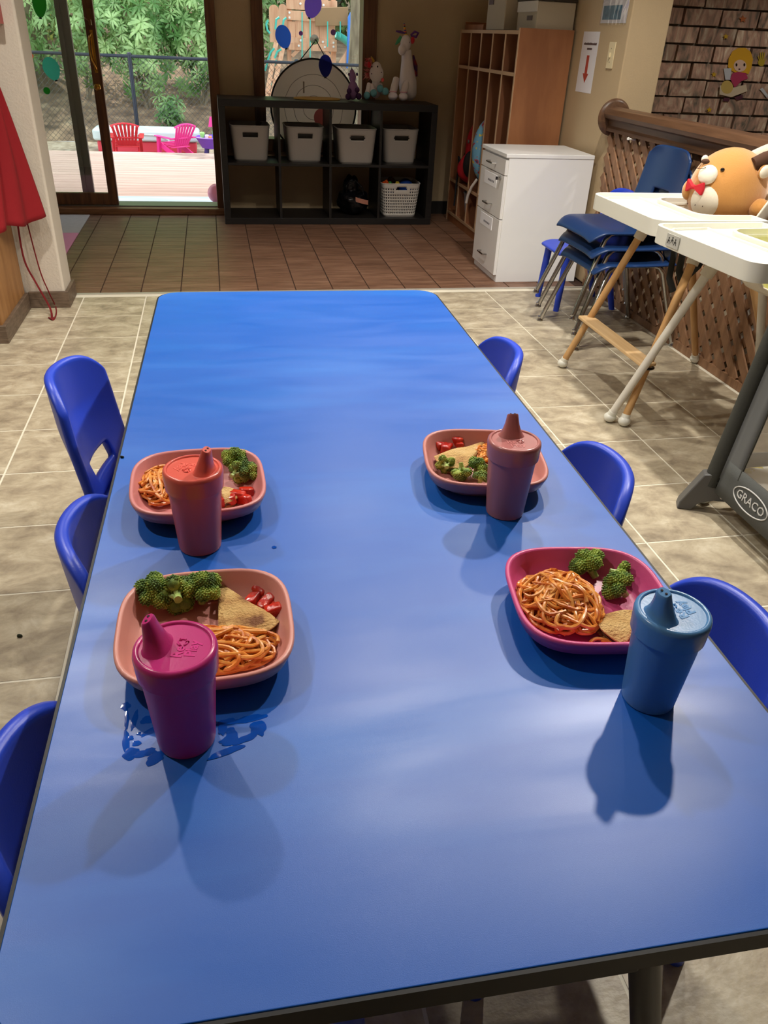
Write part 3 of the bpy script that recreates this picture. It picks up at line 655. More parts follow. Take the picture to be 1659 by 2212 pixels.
# spilt water on the table: thin film patches
def film(px_list, name, label, m, cat, h=0.00012):
    mb = MB(); R = random.Random(5)
    for bi, (px, py, rx, ry, rz) in enumerate(px_list):
        c = onz(px, py, T); vs = []; N = 22; sd = R.uniform(0, 50)
        for ring, hz in ((1.0, 0.00009), (0.9, h), (0.0, h)):
            for k in range(N):
                a = 2*PI*k/N; q = ring*(1+0.45*noise.noise(Vector((math.cos(a)*1.6+sd, math.sin(a)*1.6, sd))))
                u, v = rx*q*math.cos(a), ry*q*math.sin(a)
                vs.append((c.x+u*math.cos(rz)-v*math.sin(rz), c.y+u*math.sin(rz)+v*math.cos(rz), T+hz+bi*1.5e-5))
        fs = []
        for r in range(2):
            for k in range(N): fs.append((r*N+k, r*N+(k+1) % N, (r+1)*N+(k+1) % N, (r+1)*N+k))
        mb.add(vs, fs)
    o = mb.build(name, m, smooth=True, angle=3.0); return tag(o, label, cat, kind='stuff')
wet = mat('water_film', (10, 72, 172), 0.06, spec=0.3)
film([(272, 1525, .004, .006, 0), (274, 1555, .002, .012, 0.05), (290, 1558, .0025, .012, -.1), (320, 1555, .007, .005, .2), (325, 1580, .010, .003, .5), (335, 1574, .006, .003, .4),
      (272, 1600, .003, .014, .1), (282, 1594, .003, .003, 0), (300, 1585, .002, .002, 0), (283, 1628, .007, .007, 0), (310, 1628, .008, .004, .2), (337, 1638, .009, .006, .5), (325, 1622, .006, .004, 0), (295, 1606, .004, .003, 0),
      (492, 1560, .012, .004, .1), (545, 1552, .014, .004, .15), (558, 1575, .007, .009, .2), (530, 1596, .014, .004, .35), (495, 1600, .009, .006, .4), (490, 1625, .016, .004, .3), (500, 1585, .005, .008, 0), (480, 1575, .004, .008, 0),
      (592, 1183, .003, .003, 0)], 'water_spill', 'thin wet water smears around the base of the magenta cup', wet, 'water')
crumbm = mat('dark_crumb', (40, 44, 24), 0.8)
for px, py, z, s, lab, ct in [(264, 989, T, 0.003, 'tiny dark crumb on the table edge by the pulled-out chair', 'crumb'), (43, 1376, 0.0, 0.006, 'small dark crumb lying alone on a floor tile', 'crumb')]:
    c = onz(px, py, z); o = MB().ell((0, 0, s*0.6), (s, s*0.7, s*0.6), nu=8, nv=6, disp=0.4, dsc=3).build('crumb', crumbm, smooth=True); o.location = c; tag(o, lab, ct)
# ================================================================== cube shelf
blk = mat('black_brown_laminate', (26, 24, 24), 0.42, col2=(34, 31, 30), nscale=6, stretch=(1, 8, 8))
sh = thing('cube_shelf', 'long low black cube shelf unit with eight open compartments', 'shelf', (0.7675, 5.85, 0))
SX0, SX1, SY0, SY1, SZ = 0.04, 1.495, 5.66, 6.02, 0.766
for nm, b in [('top_board', (SX0, SX1, SY0, SY1, SZ-0.042, SZ)), ('bottom_board', (SX0, SX1, SY0, SY1, 0.0, 0.042)), ('side_board', (SX0, SX0+0.042, SY0, SY1, 0.042, SZ-0.042)), ('side_board', (SX1-0.042, SX1, SY0, SY1, 0.042, SZ-0.042)), ('middle_board', (SX0+0.042, SX1-0.042, SY0+0.002, SY1, 0.374, 0.391))]:
    MB(sh).box(*b).build(nm, blk, sh, bevel=0.0015, seg=1)
for k in (1, 2, 3):
    x = SX0+0.042+k*(SX1-SX0-0.084)/4
    for z0, z1 in ((0.042, 0.374), (0.391, SZ-0.042)): MB(sh).box(x-0.008, x+0.008, SY0+0.002, SY1, z0, z1).build('divider', blk, sh)
def bin_fn(wt, dt, wb_, db_, h, p):
    def fn(u, v):
        a = 2*PI*u; ca, sa = math.cos(a), math.sin(a); k = (abs(ca)**p+abs(sa)**p)**(-1/p)
        w = wb_+(wt-wb_)*v; d = db_+(dt-db_)*v
        return Vector((w/2*k*ca, d/2*k*sa, 0.003+v*(h-0.003)))
    return fn
def bin_(name, label, group, loc, wt, dt, wb_, db_, h, m, slot=None, weave=False, rz=0.0, rim=0.004):
    t = thing(name, label, 'bin', loc, rz, group); fn = bin_fn(wt, dt, wb_, db_, h, 7.0)
    def drop(u, v):
        p = fn(u, v)
        if slot and abs(abs(p.y)-dt/2) < dt*0.12 and abs(p.x) < slot[0]*math.sqrt(max(0, 1-((p.z-slot[1])/slot[2])**4)) and abs(p.z-slot[1]) < slot[2]: return True
        if weave and 0.05 < v < 0.86 and int(u*132) % 2 == 0 and int(v*22) % 2 == 0: return not (slot and abs(p.x) < slot[0]*1.4 and abs(p.z-slot[1]) < slot[2]*2.2)
        return False
    MB().grid(fn, 132, 23, drop, closed=True).build('bin_wall', m, t, smooth=True, solid=0.003)
    b = [fn(i/60, 0) for i in range(60)]; MB().prism([(p.x, p.y) for p in b], 0.0, 0.004).build('bin_base', m, t)
    MB().tube([fn(i/72, 1.0) for i in range(72)], rim, 8, closed=True).build('bin_rim', m, t, smooth=True)
    return t
greyb = mat('warm_grey_bin_plastic', (172, 166, 160), 0.5)
for (cx, wdt, yo, lab), cl in zip(((0.240, 0.262, 5.885, 'grey handled bin next to the sliding door end of the black shelf'), (0.605, 0.258, 5.885, 'grey handled bin in the second upper compartment from the sliding door'), (0.953, 0.275, 5.835, 'grey handled bin sticking out of its shelf compartment'), (1.270, 0.250, 5.885, 'grey handled bin at the locker end of the black shelf')), ('crumpled grey cloth in the bin nearest the sliding door', 'crumpled grey cloth in the second bin from the sliding door', 'crumpled grey cloth in the bin that sticks out', 'crumpled grey cloth in the bin nearest the lockers')):
    bin_('storage_bin', lab, 'grey bins in the black shelf', (cx, yo, 0.3912), wdt, 0.31, wdt*0.84, 0.27, 0.215, greyb, slot=(0.052, 0.162, 0.016))
    t = MB().grid(lambda u, v: Vector((cx+(u-.5)*wdt*0.7, yo+(v-.5)*0.2, 0.54+0.02*noise.noise(Vector((u*4+cx, v*4, 0))))), 9, 9).build('folded_cloth', mat('grey_cloth', (120, 120, 122), 0.9), solid=0.05, smooth=True)
    tag(t, cl, 'cloth', 'cloths in the grey bins')
wbm = mat('white_basket_plastic', (222, 216, 208), 0.45)
bk = bin_('toy_basket', 'white woven plastic basket of toys in the lower shelf compartment', None, (1.280, 5.85, 0.0422), 0.285, 0.30, 0.235, 0.25, 0.222, wbm, slot=(0.04, 0.19, 0.011), weave=True)
for i, (dx, dy, dz, c, s, nm, lab) in enumerate([(-0.105, -0.08, 0.215, (225, 90, 30), 0.022, 'toy_block', 'orange toy block on top of the white basket'), (-0.02, -0.085, 0.212, (235, 205, 70), 0.020, 'toy_block', 'yellow toy block on top of the white basket'), (-0.075, -0.07, 0.212, (60, 140, 60), 0.018, 'toy_block', 'green toy block on top of the white basket'), (-0.055, 0.0, 0.215, (110, 60, 30), 0.030, 'toy_block', 'brown toy block at the back of the white basket')]):
    o = MB().box(-s, s, -s*0.7, s*0.7, -s*0.6, s*0.6).cyl((-s*0.4, 0, s*0.6), (-s*0.4, 0, s*0.85), s*0.3, n=12).cyl((s*0.4, 0, s*0.6), (s*0.4, 0, s*0.85), s*0.3, n=12).build(nm, mat('toy_%d' % i, c, 0.4), bevel=0.002)
    o.location = (1.280+dx, 5.85+dy, 0.0422+dz); o.rotation_euler = (0.3, 0.4*i-0.5, i*1.3); tag(o, lab, 'toy', 'toys in the white basket')
o = MB().ell((0, 0, 0), 0.055, nu=24, nv=16).lathe([(0.0552, -0.004), (0.0558, 0), (0.0552, 0.004)], 32).build('toy_ball', mat('toy_blue', (24, 60, 140), 0.35), smooth=True); o.location = (1.335, 5.83, 0.228); tag(o, 'dark blue ball on top of the white toy basket', 'ball', 'toys in the white basket')
o = MB().ell((0, 0, 0), (0.11, 0.10, 0.075), disp=0.5, dsc=3, nu=20, nv=12, seed=9).build('toy_pile', mat('toy_mix', (90, 60, 40), 0.6, col2=(40, 60, 90), nscale=30), smooth=True); o.location = (1.28, 5.86, 0.14); tag(o, 'jumbled small toys filling the white basket', 'toys', kind='stuff')
# black bag
bg = thing('black_bag', 'shiny black bag slumped in a lower shelf compartment', 'bag', (0.955, 5.82, 0.0422))
bagm = mat('black_nylon', (14, 14, 17), 0.22, bump=0.6, bscale=30)
MB().ell((0, 0, 0.085), (0.115, 0.10, 0.085), disp=0.28, dsc=2.2, seed=3, nu=32, nv=20).ell((-0.02, 0.01, 0.19), (0.055, 0.05, 0.07), disp=0.3, dsc=2, seed=8).build('bag_body', bagm, bg, remesh=0.006)
MB().tube([(-0.06, -0.05, 0.15), (-0.05, -0.08, 0.22), (0.0, -0.075, 0.235), (0.05, -0.07, 0.19), (0.06, -0.07, 0.14)], 0.007, 8).build('bag_handle', bagm, bg, smooth=True)
MB().grid(lambda u, v: Vector((0.0+0.09*u, -0.099-0.012*math.sin(u*3), 0.10+0.03*v-0.02*u)), 6, 4).build('bag_label', mat('bag_label', (190, 130, 110), 0.5), bg, solid=0.002)
# yellow disc on the shelf
o = MB().lathe([(0, 0), (0.155, 0), (0.16, 0.004), (0.155, 0.009), (0.05, 0.014), (0, 0.015)], 48, sy=0.75).build('yellow_placemat', mat('mustard_felt', (196, 160, 84), 0.85, bump=0.2, bscale=200), smooth=True); o.location = (0.70, 5.86, SZ); o.rotation_euler = (0, 0, 0.1); tag(o, 'round mustard yellow mat lying on top of the black shelf', 'mat')
# ------------------------------------------------------------------ soft toys on the shelf
plw = mat('white_plush', (226, 216, 214), 0.95, sheen=0.4, bump=0.15, bscale=260); plteal = mat('teal_plush', (112, 176, 188), 0.95, bump=0.15, bscale=260)
plpur = mat('purple_plush', (150, 110, 160), 0.95, bump=0.15, bscale=260); pldp = mat('deep_purple_plush', (76, 40, 88), 0.9); pred = mat('red_felt', (196, 42, 52), 0.85)
gold = mat('gold_thread', (190, 150, 60), 0.3, metal=0.7); black_eye = mat('black_eye', (14, 12, 14), 0.12)
SHY = 5.84
def sp(cx, cy, dy=0.0): return ony(730+cx/8.295, 40+cy/8.295, SHY+dy)
K = 0.00268/8.295           # metres per crop pixel on the shelf
def plush(name, label, px): return thing(name, label, 'soft toy', (sp(px, 1440).x, SHY, SZ), 0, 'soft toys on the black shelf')
t = plush('purple_plush_dragon', 'small purple soft toy with raised snout beside the window edge', 270)
MB(t).ell(sp(270, 1290), (115*K, 90*K, 175*K)).ell(sp(262, 1050), (75*K, 70*K, 110*K)).ell(sp(250, 960), (48*K, 45*K, 62*K)).build('body', plpur, t, remesh=0.005)
for x, y, r in ((200, 1300, 52), (345, 1280, 52), (185, 1400, 62), (372, 1395, 62)): MB(t).ell(sp(x, y, -0.028), (r*K, r*K, r*K*1.0)).build('paw', pldp, t, smooth=True)
MB(t).ell(sp(342, 1000, 0.0), (22*K, 14*K, 30*K)).ell(sp(196, 1000, 0.0), (18*K, 14*K, 28*K)).build('ears', pldp, t, smooth=True)
MB(t).tube([sp(248, 915), sp(244, 870)], [0.004, 0.001], 8).build('horn', pldp, t, smooth=True)
t = plush('white_unicorn_plush', 'white soft unicorn with teal hooves and a gold horn', 650)
MB(t).ell(sp(690, 990, -0.01), (150*K, 110*K, 165*K)).ell(sp(690, 880, 0), (105*K, 90*K, 110*K)).build('head', plw, t, remesh=0.005)
MB(t).ell(sp(680, 1270, 0.02), (120*K, 110*K, 170*K)).ell(sp(680, 1140, 0.01), (80*K, 80*K, 120*K)).build('body', plw, t, remesh=0.005)
for x0, y0, x1, y1 in ((560, 1170, 520, 1375), (600, 1190, 640, 1330), (760, 1190, 755, 1250), (800, 1330, 850, 1300)):
    lg = MB(t).tube([sp(x0, y0, -0.01), sp((x0+x1)/2, (y0+y1)/2, -0.03), sp(x1, y1, -0.045)], [45*K, 48*K, 55*K], 14).build('leg', plw, t, smooth=True)
    MB(t).ell(sp(x1, y1+5, -0.05), (70*K, 66*K, 72*K)).build('hoof', plteal, lg, smooth=True)
for x in (608, 710): MB(t).ell(sp(x, 862, -0.036), (14*K, 8*K, 18*K), nu=10, nv=8).build('eye', black_eye, t, smooth=True)
for x, y in ((605, 990), (780, 965)): MB(t).ell(sp(x, y, -0.045), (10*K, 6*K, 12*K), nu=8, nv=6).build('nostril', pldp, t, smooth=True)
MB(t).tube([sp(640, 770, -0.01), sp(620, 720, -0.015), sp(595, 680, -0.018)], [30*K, 22*K, 8*K], 10).build('horn', gold, t, smooth=True)
mb = MB(t); R = random.Random(3)
for k in range(60):
    x, y = R.uniform(500, 590), R.uniform(720, 1080); mb.tube([sp(x+30, y, 0.015), sp(x, y-10, 0.01), sp(x-R.uniform(20, 60), y+R.uniform(-40, 40), 0.0)], [14*K, 12*K, 3*K], 5)
tag(mb.build('mane', mat('pink_yarn', (206, 140, 130), 0.9, col2=(190, 70, 80), nscale=40), t, smooth=True), None, kind='stuff')
MB(t).ell(sp(560, 830, -0.015), (38*K, 26*K, 55*K)).build('ear', pred, t, smooth=True); MB(t).ell(sp(800, 1100, -0.03), (34*K, 24*K, 36*K)).build('ribbon', mat('coral_ribbon', (232, 96, 96), 0.5), t, smooth=True)
t = plush('tall_unicorn_plush', 'tall white soft unicorn with a rainbow horn, sitting upright', 1200)
MB(t).ell(sp(1215, 440, -0.01), (115*K, 105*K, 150*K)).ell(sp(1150, 560, -0.03), (85*K, 85*K, 105*K)).build('head', plw, t, remesh=0.006)
MB(t).tube([sp(1225, 560, 0.005), sp(1235, 750, 0.005), sp(1245, 950, 0.005), sp(1250, 1150, 0.01), sp(1260, 1320, 0.02)], [100*K, 115*K, 150*K, 190*K, 180*K], 20).ell(sp(1270, 1330, 0.02), (170*K, 170*K, 150*K)).build('body', plw, t, remesh=0.006)
for x0, y0, x1, y1 in ((1050, 1080, 985, 1330), (1240, 1110, 1170, 1340)):
    lg = MB(t).tube([sp(x0, y0, -0.02), sp((x0+x1)/2, (y0+y1)/2, -0.045), sp(x1, y1, -0.06)], [70*K, 76*K, 74*K], 14).build('leg', plw, t, smooth=True)
    MB(t).ell(sp(x1, y1+60, -0.07), (98*K, 100*K, 80*K)).build('hoof', mat('pearl_satin', (232, 224, 230), 0.35), lg, smooth=True)
    MB(t).lathe([(72*K, -12*K), (84*K, 0), (76*K, 12*K)], 20, c=sp(x1+4, y1-22, -0.058)).build('hoof_band', mat('pale_pink_satin', (230, 180, 190), 0.6), lg, smooth=True)
hc_ = [(225, 180, 60), (60, 60, 70), (220, 90, 60), (50, 70, 120), (225, 120, 60)]
for k in range(9):
    y = 285-k*24; MB(t).lathe([(0.0, -13*K), ((34-3*k)*K, -11*K), ((36-3*k)*K, 0), ((33-3*k)*K, 11*K), (0, 13*K)], 14, c=sp(1210-k*3, y, -0.005)).build('horn_band', mat('horn_%d' % (k % 5), hc_[k % 5], 0.6), t, smooth=True)
purr = mat('purple_ribbon', (92, 48, 120), 0.4)
MB(t).tube([sp(1300, 300, -0.01), sp(1380, 235, -0.02), sp(1440, 260, -0.02), sp(1400, 330, -0.02), sp(1310, 310, -0.01)], [14*K, 26*K, 26*K, 26*K, 14*K], 8).build('ribbon', purr, t, smooth=True)
MB(t).tube([sp(1200, 265, -0.01), sp(1120, 240, -0.02), sp(1040, 225, -0.02)], [16*K, 26*K, 14*K], 8).build('ribbon', purr, t, smooth=True)
MB(t).ell(sp(1338, 390, -0.02), (42*K, 36*K, 62*K)).build('ear', pred, t, smooth=True); MB(t).tube([sp(1140, 330, 0.0), sp(1080, 410, 0.0), sp(1030, 470, 0.005)], [40*K, 36*K, 12*K], 10).build('forelock', mat('green_felt', (70, 150, 100), 0.8), t, smooth=True)
MB(t).ell(sp(1275, 430, -0.034), (20*K, 14*K, 28*K), nu=12, nv=8).build('eye', black_eye, t, smooth=True)
MB(t).tube([sp(1350, 660, 0.03), sp(1390, 850, 0.04), sp(1410, 1040, 0.03)], [18*K, 45*K, 20*K], 10).build('mane', mat('red_blue_yarn', (130, 36, 40), 0.9, col2=(40, 40, 90), nscale=25), t, smooth=True)
MB(t).ell(sp(1362, 1000, 0.01), (40*K, 20*K, 85*K)).build('wing', mat('rose_satin', (190, 70, 90), 0.6), t, smooth=True)
# ------------------------------------------------------------------ pop-up target leaning in the window
tg = thing('popup_target', 'round white pop-up throwing target with black rim hung in the window', 'target', (0.70, 6.045, SZ-0.26))
TC = Vector((0.70, 6.05, 0.70)); TRr = 0.297
targ = seemat('white_target_nylon', (236, 228, 220), 0.92, 0.62); dk = mat('black_binding', (24, 22, 26), 0.6)
MB(tg).lathe([(0, 0), (TRr, 0)], 56, M=Matrix.Translation(TC) @ Matrix.Rotation(PI/2, 4, 'X')).build('target_cloth', targ, tg)
MB(tg).tube([TC+Vector((TRr*math.cos(a*PI/32), 0, TRr*math.sin(a*PI/32))) for a in range(64)], 0.006, 8, closed=True).build('target_rim', dk, tg, smooth=True)
for r in (0.075, 0.14, 0.205): MB(tg).tube([TC+Vector((r*math.cos(a*PI/28)*(1+.012*math.sin(a)), -0.002, r*math.sin(a*PI/28))) for a in range(56)], 0.0016, 6, closed=True).build('target_ring', mat('grey_seam', (150, 142, 140), 0.8), tg, smooth=True)
MB(tg).lathe([(0, 0.0), (0.06, 0.0), (0.06, 0.002), (0, 0.002)], 32, M=Matrix.Translation(TC+Vector((0.06, -0.002, -0.06))) @ Matrix.Rotation(PI/2, 4, 'X')).build('target_bullseye', seemat('faded_pink', (236, 170, 170), 0.95, 0.6), tg)
MB(tg).box(0.627, 0.636, 6.042, 6.048, 0.79, 0.86).build('fabric_tab', mat('taupe_tab', (140, 126, 112), 0.8), tg)
hk = Vector((0.717, 6.115, 1.108))
MB(tg).tube([TC+Vector((-0.10, 0, 0.275)), hk+Vector((0, -0.01, -0.012)), hk+Vector((0.006, -0.01, 0)), TC+Vector((0.105, 0, 0.272))], 0.0035, 6).build('hanging_cord', dk, tg, smooth=True)
su = thing('suction_hook', 'clear suction cup hook on the window pane holding the target cord', 'hook', hk)
MB().lathe([(0, -0.014), (0.03, -0.014), (0.022, -0.006), (0.008, 0.0), (0.007, 0.006), (0, 0.007)], 24, M=Matrix.Rotation(PI/2, 4, 'X')).build('suction_cup', mat('clear_rubber', (215, 222, 218), 0.15, trans=0.6), su, smooth=True)
MB().tube([(0, -0.007, 0), (0, -0.016, -0.004), (0, -0.016, -0.014)], 0.003, 6).build('hook', greym, su, smooth=True)
# balloon cut-outs on the glass
def balloon(px, py, Y, rx, rz_, tilt, col, label, knot=True):
    c = ony(px, py, Y); t = thing('balloon_cutout', label, 'decoration', c, 0, 'paper balloons stuck on the glass')
    M = Matrix.Rotation(tilt, 4, 'Y') @ Matrix.Rotation(PI/2, 4, 'X')
    P = [(rx*math.cos(a)*(1-0.18*max(0, -math.sin(a))), rz_*math.sin(a)*(1.05 if math.sin(a) < 0 else 1)) for a in [2*PI*k/32 for k in range(32)]]
    MB().prism(P, -0.0015, 0.0015, M=M).build('balloon_sheet', seemat('balloon_%d_%d_%d' % col, tuple(min(255, int(q*1.35+20)) for q in col), 0.94, 0.7), t)
    if knot: MB().prism([(-0.012, -rz_*1.13), (0.012, -rz_*1.13), (0.004, -rz_*1.0), (-0.004, -rz_*1.0)], -0.002, 0.002, M=M).build('balloon_knot', mat('knot_dark', (22, 30, 40), 0.5), t)
    return t
def dot(px, py, Y, r, col, label):
    o = MB().lathe([(0, -0.001), (r, -0.001), (r, 0.001), (0, 0.001)], 20, M=Matrix.Rotation(PI/2, 4, 'X')).build('dot_sticker', seemat('dot_%d_%d_%d' % col, tuple(min(255, int(q*1.25+10)) for q in col), 0.94, 0.7)); o.location = ony(px, py, Y); return tag(o, label, 'sticker', 'dot stickers on the glass')
WY = 6.1265
balloon(676, 12, WY, 0.057, 0.072, 0.35, (104, 84, 150), 'purple balloon cut-out near the top of the window')
balloon(612, 79, WY, 0.053, 0.068, -0.25, (52, 96, 158), 'sky blue balloon cut-out at the edge of the window')
balloon(703, 142, WY-0.085, 0.046, 0.066, 0.0, (30, 36, 104), 'dark blue balloon cut-out in front of the round target')
dot(650, 72, WY, 0.014, (112, 74, 130), 'small purple dot sticker over the play tower, beside the blue balloon'); dot(720, 70, WY, 0.018, (104, 76, 112), 'purple dot sticker on the window at the slide side')
DY = 6.084
balloon(85, 8, DY, 0.042, 0.072, 0.1, (40, 110, 40), 'green balloon cut-out on the sliding door glass'); balloon(111, 148, DY, 0.052, 0.066, -0.25, (70, 140, 130), 'teal balloon cut-out on the sliding door glass')
dot(101, 196, DY, 0.021, (44, 122, 50), 'green dot sticker under the teal balloon on the door'); dot(67, 121, DY, 0.015, (190, 100, 60), 'orange dot sticker on the door glass'); dot(44, 75, DY, 0.03, (196, 150, 20), 'yellow dot sticker on the door glass by the white wall')

# ================================================================== cubby lockers
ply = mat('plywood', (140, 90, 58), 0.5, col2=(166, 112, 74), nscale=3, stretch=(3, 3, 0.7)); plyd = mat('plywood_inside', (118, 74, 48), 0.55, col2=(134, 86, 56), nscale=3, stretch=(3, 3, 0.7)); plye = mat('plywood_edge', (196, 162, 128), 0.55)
lk = thing('cubby_locker', 'tall plywood cubby locker with five coat bays and small shelves', 'locker', (1.83, 5.29, 0))
LX0, LX1, LY0, LY1, LZ = 1.672, 1.985, 4.702, 5.872, 1.205
def lp(nm, m, *b, **k): return MB(lk).box(*b).build(nm, m, lk, **k)
lp('side_panel', ply, LX0, LX1, LY0, LY0+0.018, 0, LZ+0.012); lp('side_panel', ply, LX0, LX1, LY1-0.018, LY1, 0, LZ)
lp('back_panel', plyd, LX1-0.008, LX1, LY0+0.018, LY1-0.018, 0, LZ); lp('kick_board', ply, LX0+0.006, LX0+0.02, LY0+0.018, LY1-0.018, 0, 0.05)
for z in (0.05, 0.272, 0.985, LZ-0.018):
    lp('shelf_board', plyd, LX0+0.004, LX1-0.008, LY0+0.018, LY1-0.018, z, z+0.018); lp('edge_strip', plye, LX0, LX0+0.004, LY0+0.018, LY1-0.018, z, z+0.018)
for k in range(1, 5):
    y = LY0+0.009+k*(LY1-LY0-0.018)/5
    for z0, z1 in ((0.068, 0.272), (0.29, 0.985), (1.003, LZ-0.018)):
        lp('divider', plyd, LX0+0.004, LX1-0.008, y-0.008, y+0.008, z0, z1); lp('edge_strip', plye, LX0, LX0+0.004, y-0.008, y+0.008, z0, z1)
lp('edge_strip', plye, LX0-0.003, LX0, LY0, LY0+0.018, 0, LZ+0.012); lp('edge_strip', plye, LX0-0.003, LX0, LY1-0.018, LY1, 0, LZ)
MB(lk).tube([(1.93, 5.55, 0.86), (1.90, 5.55, 0.86), (1.90, 5.55, 0.885)], 0.005, 6).tube([(1.93, 5.30, 0.86), (1.90, 5.30, 0.86), (1.90, 5.30, 0.885)], 0.005, 6).build('coat_hooks', greym, lk)
redm = mat('red_nylon', (164, 20, 34), 0.6, bump=0.2, bscale=60); bkn = mat('black_webbing', (20, 20, 24), 0.7)
t = thing('red_backpack', 'red and black backpack hanging in a coat bay', 'backpack', (1.80, 5.525, 0.30))
MB().ell((-0.02, 0, 0.22), (0.11, 0.085, 0.20), disp=0.12, dsc=2, seed=4).ell((-0.05, 0.02, 0.10), (0.12, 0.08, 0.10), disp=0.1, dsc=2, seed=6).tube([(0.06, 0, 0.56), (0.03, -0.01, 0.42), (-0.01, 0, 0.30)], [0.02, 0.05, 0.08], 12).build('pack_body', redm, t, remesh=0.008)
MB().ell((-0.10, -0.045, 0.13), (0.05, 0.045, 0.085)).build('front_pocket', bkn, t, smooth=True)
MB().tube([(-0.10, 0.06, 0.20), (-0.145, 0.075, 0.10), (-0.15, 0.08, 0.0), (-0.152, 0.082, -0.16)], 0.007, 8).tube([(-0.13, 0.05, 0.12), (-0.155, 0.06, 0.16), (-0.14, 0.075, 0.10)], 0.009, 8).build('strap', bkn, t, smooth=True)
MB().lathe([(0, 0), (0.012, 0), (0.012, 0.006), (0, 0.008)], 12, M=Matrix.Translation((-0.125, -0.045, 0.27)) @ Matrix.Rotation(-PI/2, 4, 'Y')).build('snap_button', greym, t)
t = thing('patterned_backpack', 'light blue backpack with red and yellow pattern hanging in a coat bay', 'backpack', (1.80, 5.29, 0.34))
MB().ell((-0.045, -0.015, 0.20), (0.115, 0.078, 0.20)).tube([(0.08, 0, 0.53), (0.04, 0, 0.40), (0.0, 0, 0.30)], [0.02, 0.05, 0.07], 12).build('pack_body', posmat('pattern_nylon', [(0.36, (220, 200, 90)), (0.40, (110, 170, 205)), (0.58, (110, 170, 205)), (0.62, (190, 50, 50)), (0.7, (40, 80, 120))], 26, rough=0.7, rand=0.0, bump=0), t, remesh=0.008)
MB().tube([(-0.12, -0.05, 0.03), (-0.142, -0.02, -0.02), (-0.15, 0.02, -0.08), (-0.152, 0.035, -0.13)], 0.009, 8).build('strap', mat('white_strap', (222, 214, 206), 0.7), t, smooth=True)
bin_('small_bin', 'small pale grey-blue plastic bin in a bottom locker cubby', None, (1.79, 5.52, 0.0685), 0.17, 0.17, 0.13, 0.13, 0.165, mat('grey_blue_bin', (156, 170, 196), 0.4), rim=0.006)
bin_('small_bin', 'small white plastic bin in the corner locker cubby', None, (1.80, 5.755, 0.0685), 0.16, 0.16, 0.12, 0.12, 0.165, mat('white_bin', (206, 208, 212), 0.4), rim=0.006)
# boxes on top of the lockers
fab = mat('beige_fabric_box', (176, 164, 142), 0.9, bump=0.2, bscale=300); fabw = mat('cream_fabric_flap', (206, 200, 188), 0.85); lidm = mat('brown_box_lid', (58, 48, 38), 0.7); tagm = mat('brown_leather_tag', (92, 74, 70), 0.6)
t = thing('fabric_box', 'beige lidded fabric storage box at the drawer cabinet end of the locker top', 'box', (1.87, 4.89, LZ))
MB(t).box(1.765, 1.985, 4.725, 5.04, LZ+0.0005, 1.345).build('box_body', fab, t, bevel=0.006)
MB(t).box(1.757, 1.990, 4.717, 5.048, 1.345, 1.358).build('box_lid', lidm, t, bevel=0.004)
MB(t).box(1.760, 1.7655, 4.725, 5.04, 1.295, 1.357).build('front_flap', fabw, t, bevel=0.002); MB(t).box(1.7615, 1.7655, 4.79, 4.87, 1.255, 1.278).build('leather_tag', tagm, t)
t = thing('fabric_box', 'taller beige fabric storage box beside the lidded one on the locker', 'box', (1.83, 5.24, LZ))
MB(t).box(1.70, 1.96, 5.075, 5.42, LZ+0.0005, 1.50).build('box_body', fab, t, bevel=0.006); MB(t).box(1.695, 1.70, 5.20, 5.42, 1.36, 1.50).build('front_flap', fabw, t, bevel=0.002); MB(t).box(1.696, 1.70, 5.30, 5.385, 1.335, 1.36).build('leather_tag', tagm, t)
MB(t).box(1.69, 1.97, 5.065, 5.43, 1.50, 1.515).build('box_lid', lidm, t, bevel=0.004)
o = MB().box(-0.14, 0.14, -0.2, 0.2, 0, 0.03).box(-0.14, 0.14, 0.185, 0.2, 0.03, 0.045).build('wooden_tray', ply, bevel=0.003); o.location = (1.83, 5.645, LZ); tag(o, 'low wooden tray on the locker top beside the fabric boxes', 'tray')

